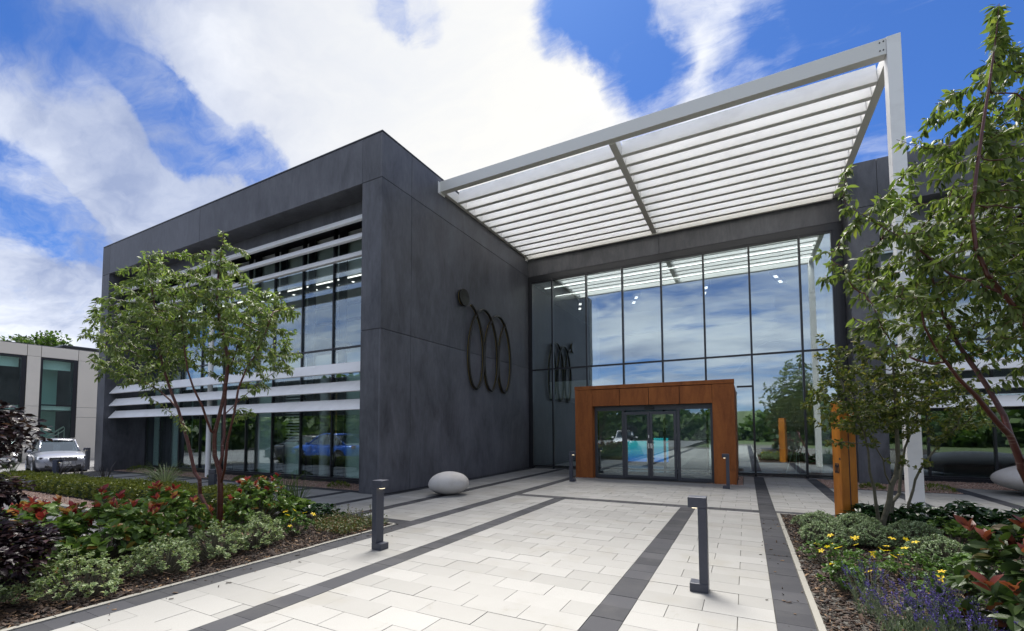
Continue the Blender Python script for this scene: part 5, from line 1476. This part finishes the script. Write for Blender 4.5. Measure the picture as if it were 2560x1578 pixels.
# ornamental grasses, dark flax, moss cushions
def grass(name, label, c, n, h, spread, material, seed, w=.006, arch=.8, group=None, cat='grass'):
    g = np.random.default_rng(seed); V = []; F = []
    for k in range(n):
        a = g.uniform(0, 6.28); r0 = g.uniform(0, .07); hh = h*g.uniform(.55, 1.1); sp2 = spread*g.uniform(.15, 1.0); ww = w*g.uniform(.6, 1.2)
        sd2 = np.array([-math.sin(a), math.cos(a), 0]); i = len(V); m_ = 6
        for q in range(m_+1):
            f = q/m_; z = hh*(f*1.15-arch*.45*f**2.6*(.5+sp2/spread)); o = r0+sp2*f**1.7
            p = np.array([math.cos(a)*o, math.sin(a)*o, z]); half = sd2*ww*(1-f**2)*.5+sd2*.0006
            V += [p-half+np.array([0, 0, .002]), p+half]
        F += [(i+2*q, i+2*q+1, i+2*q+3, i+2*q+2) for q in range(m_)]
    o = link(name, mesh_from(name, V, F), material, None, (c[0], c[1], -.02)); tag(o, label, cat, group); return o
GG = 'tufts of arching ornamental grass behind the left bed and hedge'
grass('ornamental_grass', 'wiry grass tuft at the back of the left bed, right of the photinias', (-8.35, 6.0), 60, .95, .60, 'grass_green', 301, .015, .7, GG)
grass('ornamental_grass', 'second wiry grass tuft close beside the first at the back of the left bed', (-8.0, 6.0), 44, .9, .65, 'grass_green', 302, .015, .6, GG)
grass('ornamental_grass', 'pale arching grass tuft behind the middle of the clipped hedge', (-13.6, 6.25), 170, 1.05, 1.0, 'grass_blade', 303, .018, .95, GG)
grass('ornamental_grass', 'pale arching grass tuft behind the hedge, right of the dark flax', (-14.6, 6.5), 110, 1.0, 1.0, 'grass_green', 304, .018, .95, GG)
grass('flax_plant', 'dark purple flax behind the hedge before the far pier', (-16.6, 6.1), 26, .85, .5, 'grass_dark', 305, .03, .5, 'dark flax plants behind the hedge', 'plant')
grass('flax_plant', 'dark purple flax behind the hedge in front of the silver car', (-19.9, 6.1), 34, .85, .8, 'grass_dark', 306, .03, .4, 'dark flax plants behind the hedge', 'plant')
grass('flax_plant', 'dark purple flax between the hedge and the number plate bollard', (-18.4, 6.1), 26, .85, .6, 'grass_dark', 307, .03, .4, 'dark flax plants behind the hedge', 'plant')
grass('ornamental_grass', 'tall grass growing above the hedge at the left edge behind the maple', (-20.6, 5.2), 60, 1.05, .5, 'grass_green', 308, .012, .6, GG)
grass('ornamental_grass', 'loose grass tuft above the bronze photinia at the right edge', (3.55, 7.9), 80, 1.05, .8, 'grass_green', 309, .014, .75, GG)
grass('ornamental_grass', 'second grass tuft at the far right edge above the photinia', (4.2, 8.1), 70, 1.05, .75, 'grass_green', 310, .014, .75, GG)
def moss(c, r_, seed, label):
    g = np.random.default_rng(seed); n = 420
    a = g.uniform(0, 6.28, n); el = np.arcsin(g.random(n))
    nr = np.stack([np.cos(a)*np.cos(el), np.sin(a)*np.cos(el), np.sin(el)], 1)
    pos = nr*np.array([r_, r_*.8, r_*.42]); d = unit(nr+np.array([0, 0, .4])+g.normal(0, .4, (n, 3)))
    o = foliage('moss_cushion', pos, d, g.uniform(.05, .12, n), 'moss', None, [(0,0,0), (-.09,.5,.02), (.09,.5,.02), (0,1,-.1)], [(0,2,1), (1,2,3)], seed)
    o.location = (c[0], c[1], -.01); tag(o, label, 'plant', 'yellow green cushion plants in the gravel strips')
for k, (x, y, r_, lb) in enumerate([(-10.55, 9.25, .30, 'cushion plant in the gravel nearest the near pier of the left wing'), (-14.4, 9.3, .30, 'cushion plant in the gravel right of the red tree stems'), (-15.0, 9.1, .24, 'small cushion plant next to the one beside the red stems'), (-16.9, 9.3, .22, 'cushion plant in the gravel behind the short bollard'), (-20.0, 9.3, .45, 'wide cushion plant in the gravel behind the pale grass'), (-22.6, 9.4, .42, 'cushion plant in the gravel at the far pier'),
      (4.35, 15.55, .33, 'cushion plant in the gravel right of the white post'), (3.0, 15.5, .24, 'small cushion plant behind the orange totem')]):
    moss((x, y), r_, 400+k, lb)

# --- purple cloud-pruned maple at the left edge
g = np.random.default_rng(55)
mp_ = thing('maple_tree', 'dark purple Japanese maple with layered foliage at the left edge', 'tree', (-6.9, 1.55, 0))
org = np.array([-6.9, 1.55, 0])
pads = [(A3(-10, 1085, 4.3), (.36, .36, .20)), (A3(-40, 1040, 4.4), (.30, .3, .14)), (A3(-25, 1225, 4.3), (.28, .28, .14)), (A3(25, 1390, 4.2), (.36, .32, .24)), (A3(-40, 1330, 4.2), (.35, .3, .2)), (A3(75, 1350, 4.4), (.22, .2, .16)), (A3(-90, 1130, 4.5), (.4, .4, .3))]
mb = MB(); base = np.array([0.0, 0.0, -.02])
for k, (c, r_) in enumerate(pads):
    p = c-org; mid = base+(p-base)*.5+np.array([g.uniform(-.1, .1), g.uniform(-.1, .1), .05])
    mb.tube([base, base+np.array([0, 0, .15+.05*k]), mid, p], [.03, .026, .016, .006], 7)
mb.build('trunk', 'grey_bark', mp_, smooth=True)
for k, (c, r_) in enumerate(pads):
    n = 620; q = unit(g.normal(size=(n, 3)))*(g.random((n, 1))**.45)
    pos = c-org+q*np.array(r_); a = g.uniform(0, 6.28, n)
    d = unit(np.stack([np.cos(a), np.sin(a), g.uniform(-.5, .15, n)], 1)+q*.6)
    foliage('foliage', pos, d, g.uniform(.055, .10, n), 'leaf_acer', mp_, LV, LF, 500+k, 1.1, roll=.4)

# --- trees beyond the buildings and the woodland on the far side of the car park
def crown_tree(label, c, r_, h, n, seed, group='trees behind the beige building'):
    g = np.random.default_rng(seed); t = thing('round_tree', label, 'tree', c, 0, group)
    MB().tube([(0, 0, -.5), (.1, 0, h*.3), (0, .1, h*.6)], [.22, .16, .09], 8).build('trunk', 'grey_bark', t)
    q = unit(g.normal(size=(n, 3))); lum = 1+.22*np.sin(q[:, :1]*5+seed)+.18*np.sin(q[:, 1:2]*7)
    pos = np.array([0, 0, h*.72])+q*lum*np.array([r_, r_, h*.30])*g.uniform(.6, 1.0, (n, 1)); d = unit(q+g.normal(0, .7, (n, 3)))
    foliage('crown', pos, d, g.uniform(.22, .45, n), 'leaf_far', t, SV, SF, seed, 1.4)
crown_tree('dark round tree top showing above the roof of the beige building', (-62, 17.3, -.5), 2.7, 11.6, 9000, 601)
g = np.random.default_rng(66)
n = 26000; a = g.uniform(math.pi*.98, math.pi*2.03, n); rr = g.uniform(42, 62, n)
prof = 5.2+2.2*np.sin(a*9)+1.6*np.sin(a*23+1)+1.0*np.sin(a*51); z = g.random(n)**.8*prof
foliage('woodland', np.stack([np.cos(a)*rr-4, np.sin(a)*rr, z-.4], 1), unit(g.normal(size=(n, 3))), g.uniform(.7, 1.5, n), 'leaf_far', None, SV, SF, 67, 1.4, kind='stuff')
m2 = MB(); 
for k in range(60):
    a0, a1 = math.pi*(.98+1.05*k/60), math.pi*(.98+1.05*(k+1)/60); i = len(m2.V)
    m2.V += [(math.cos(a0)*60-4, math.sin(a0)*60, -.5), (math.cos(a1)*60-4, math.sin(a1)*60, -.5), (math.cos(a1)*63-4, math.sin(a1)*63, 4.6), (math.cos(a0)*63-4, math.sin(a0)*63, 4.6)]; m2.F.append((i, i+1, i+2, i+3))
m2.build('wooded_bank', 'leaf_far', kind='structure')
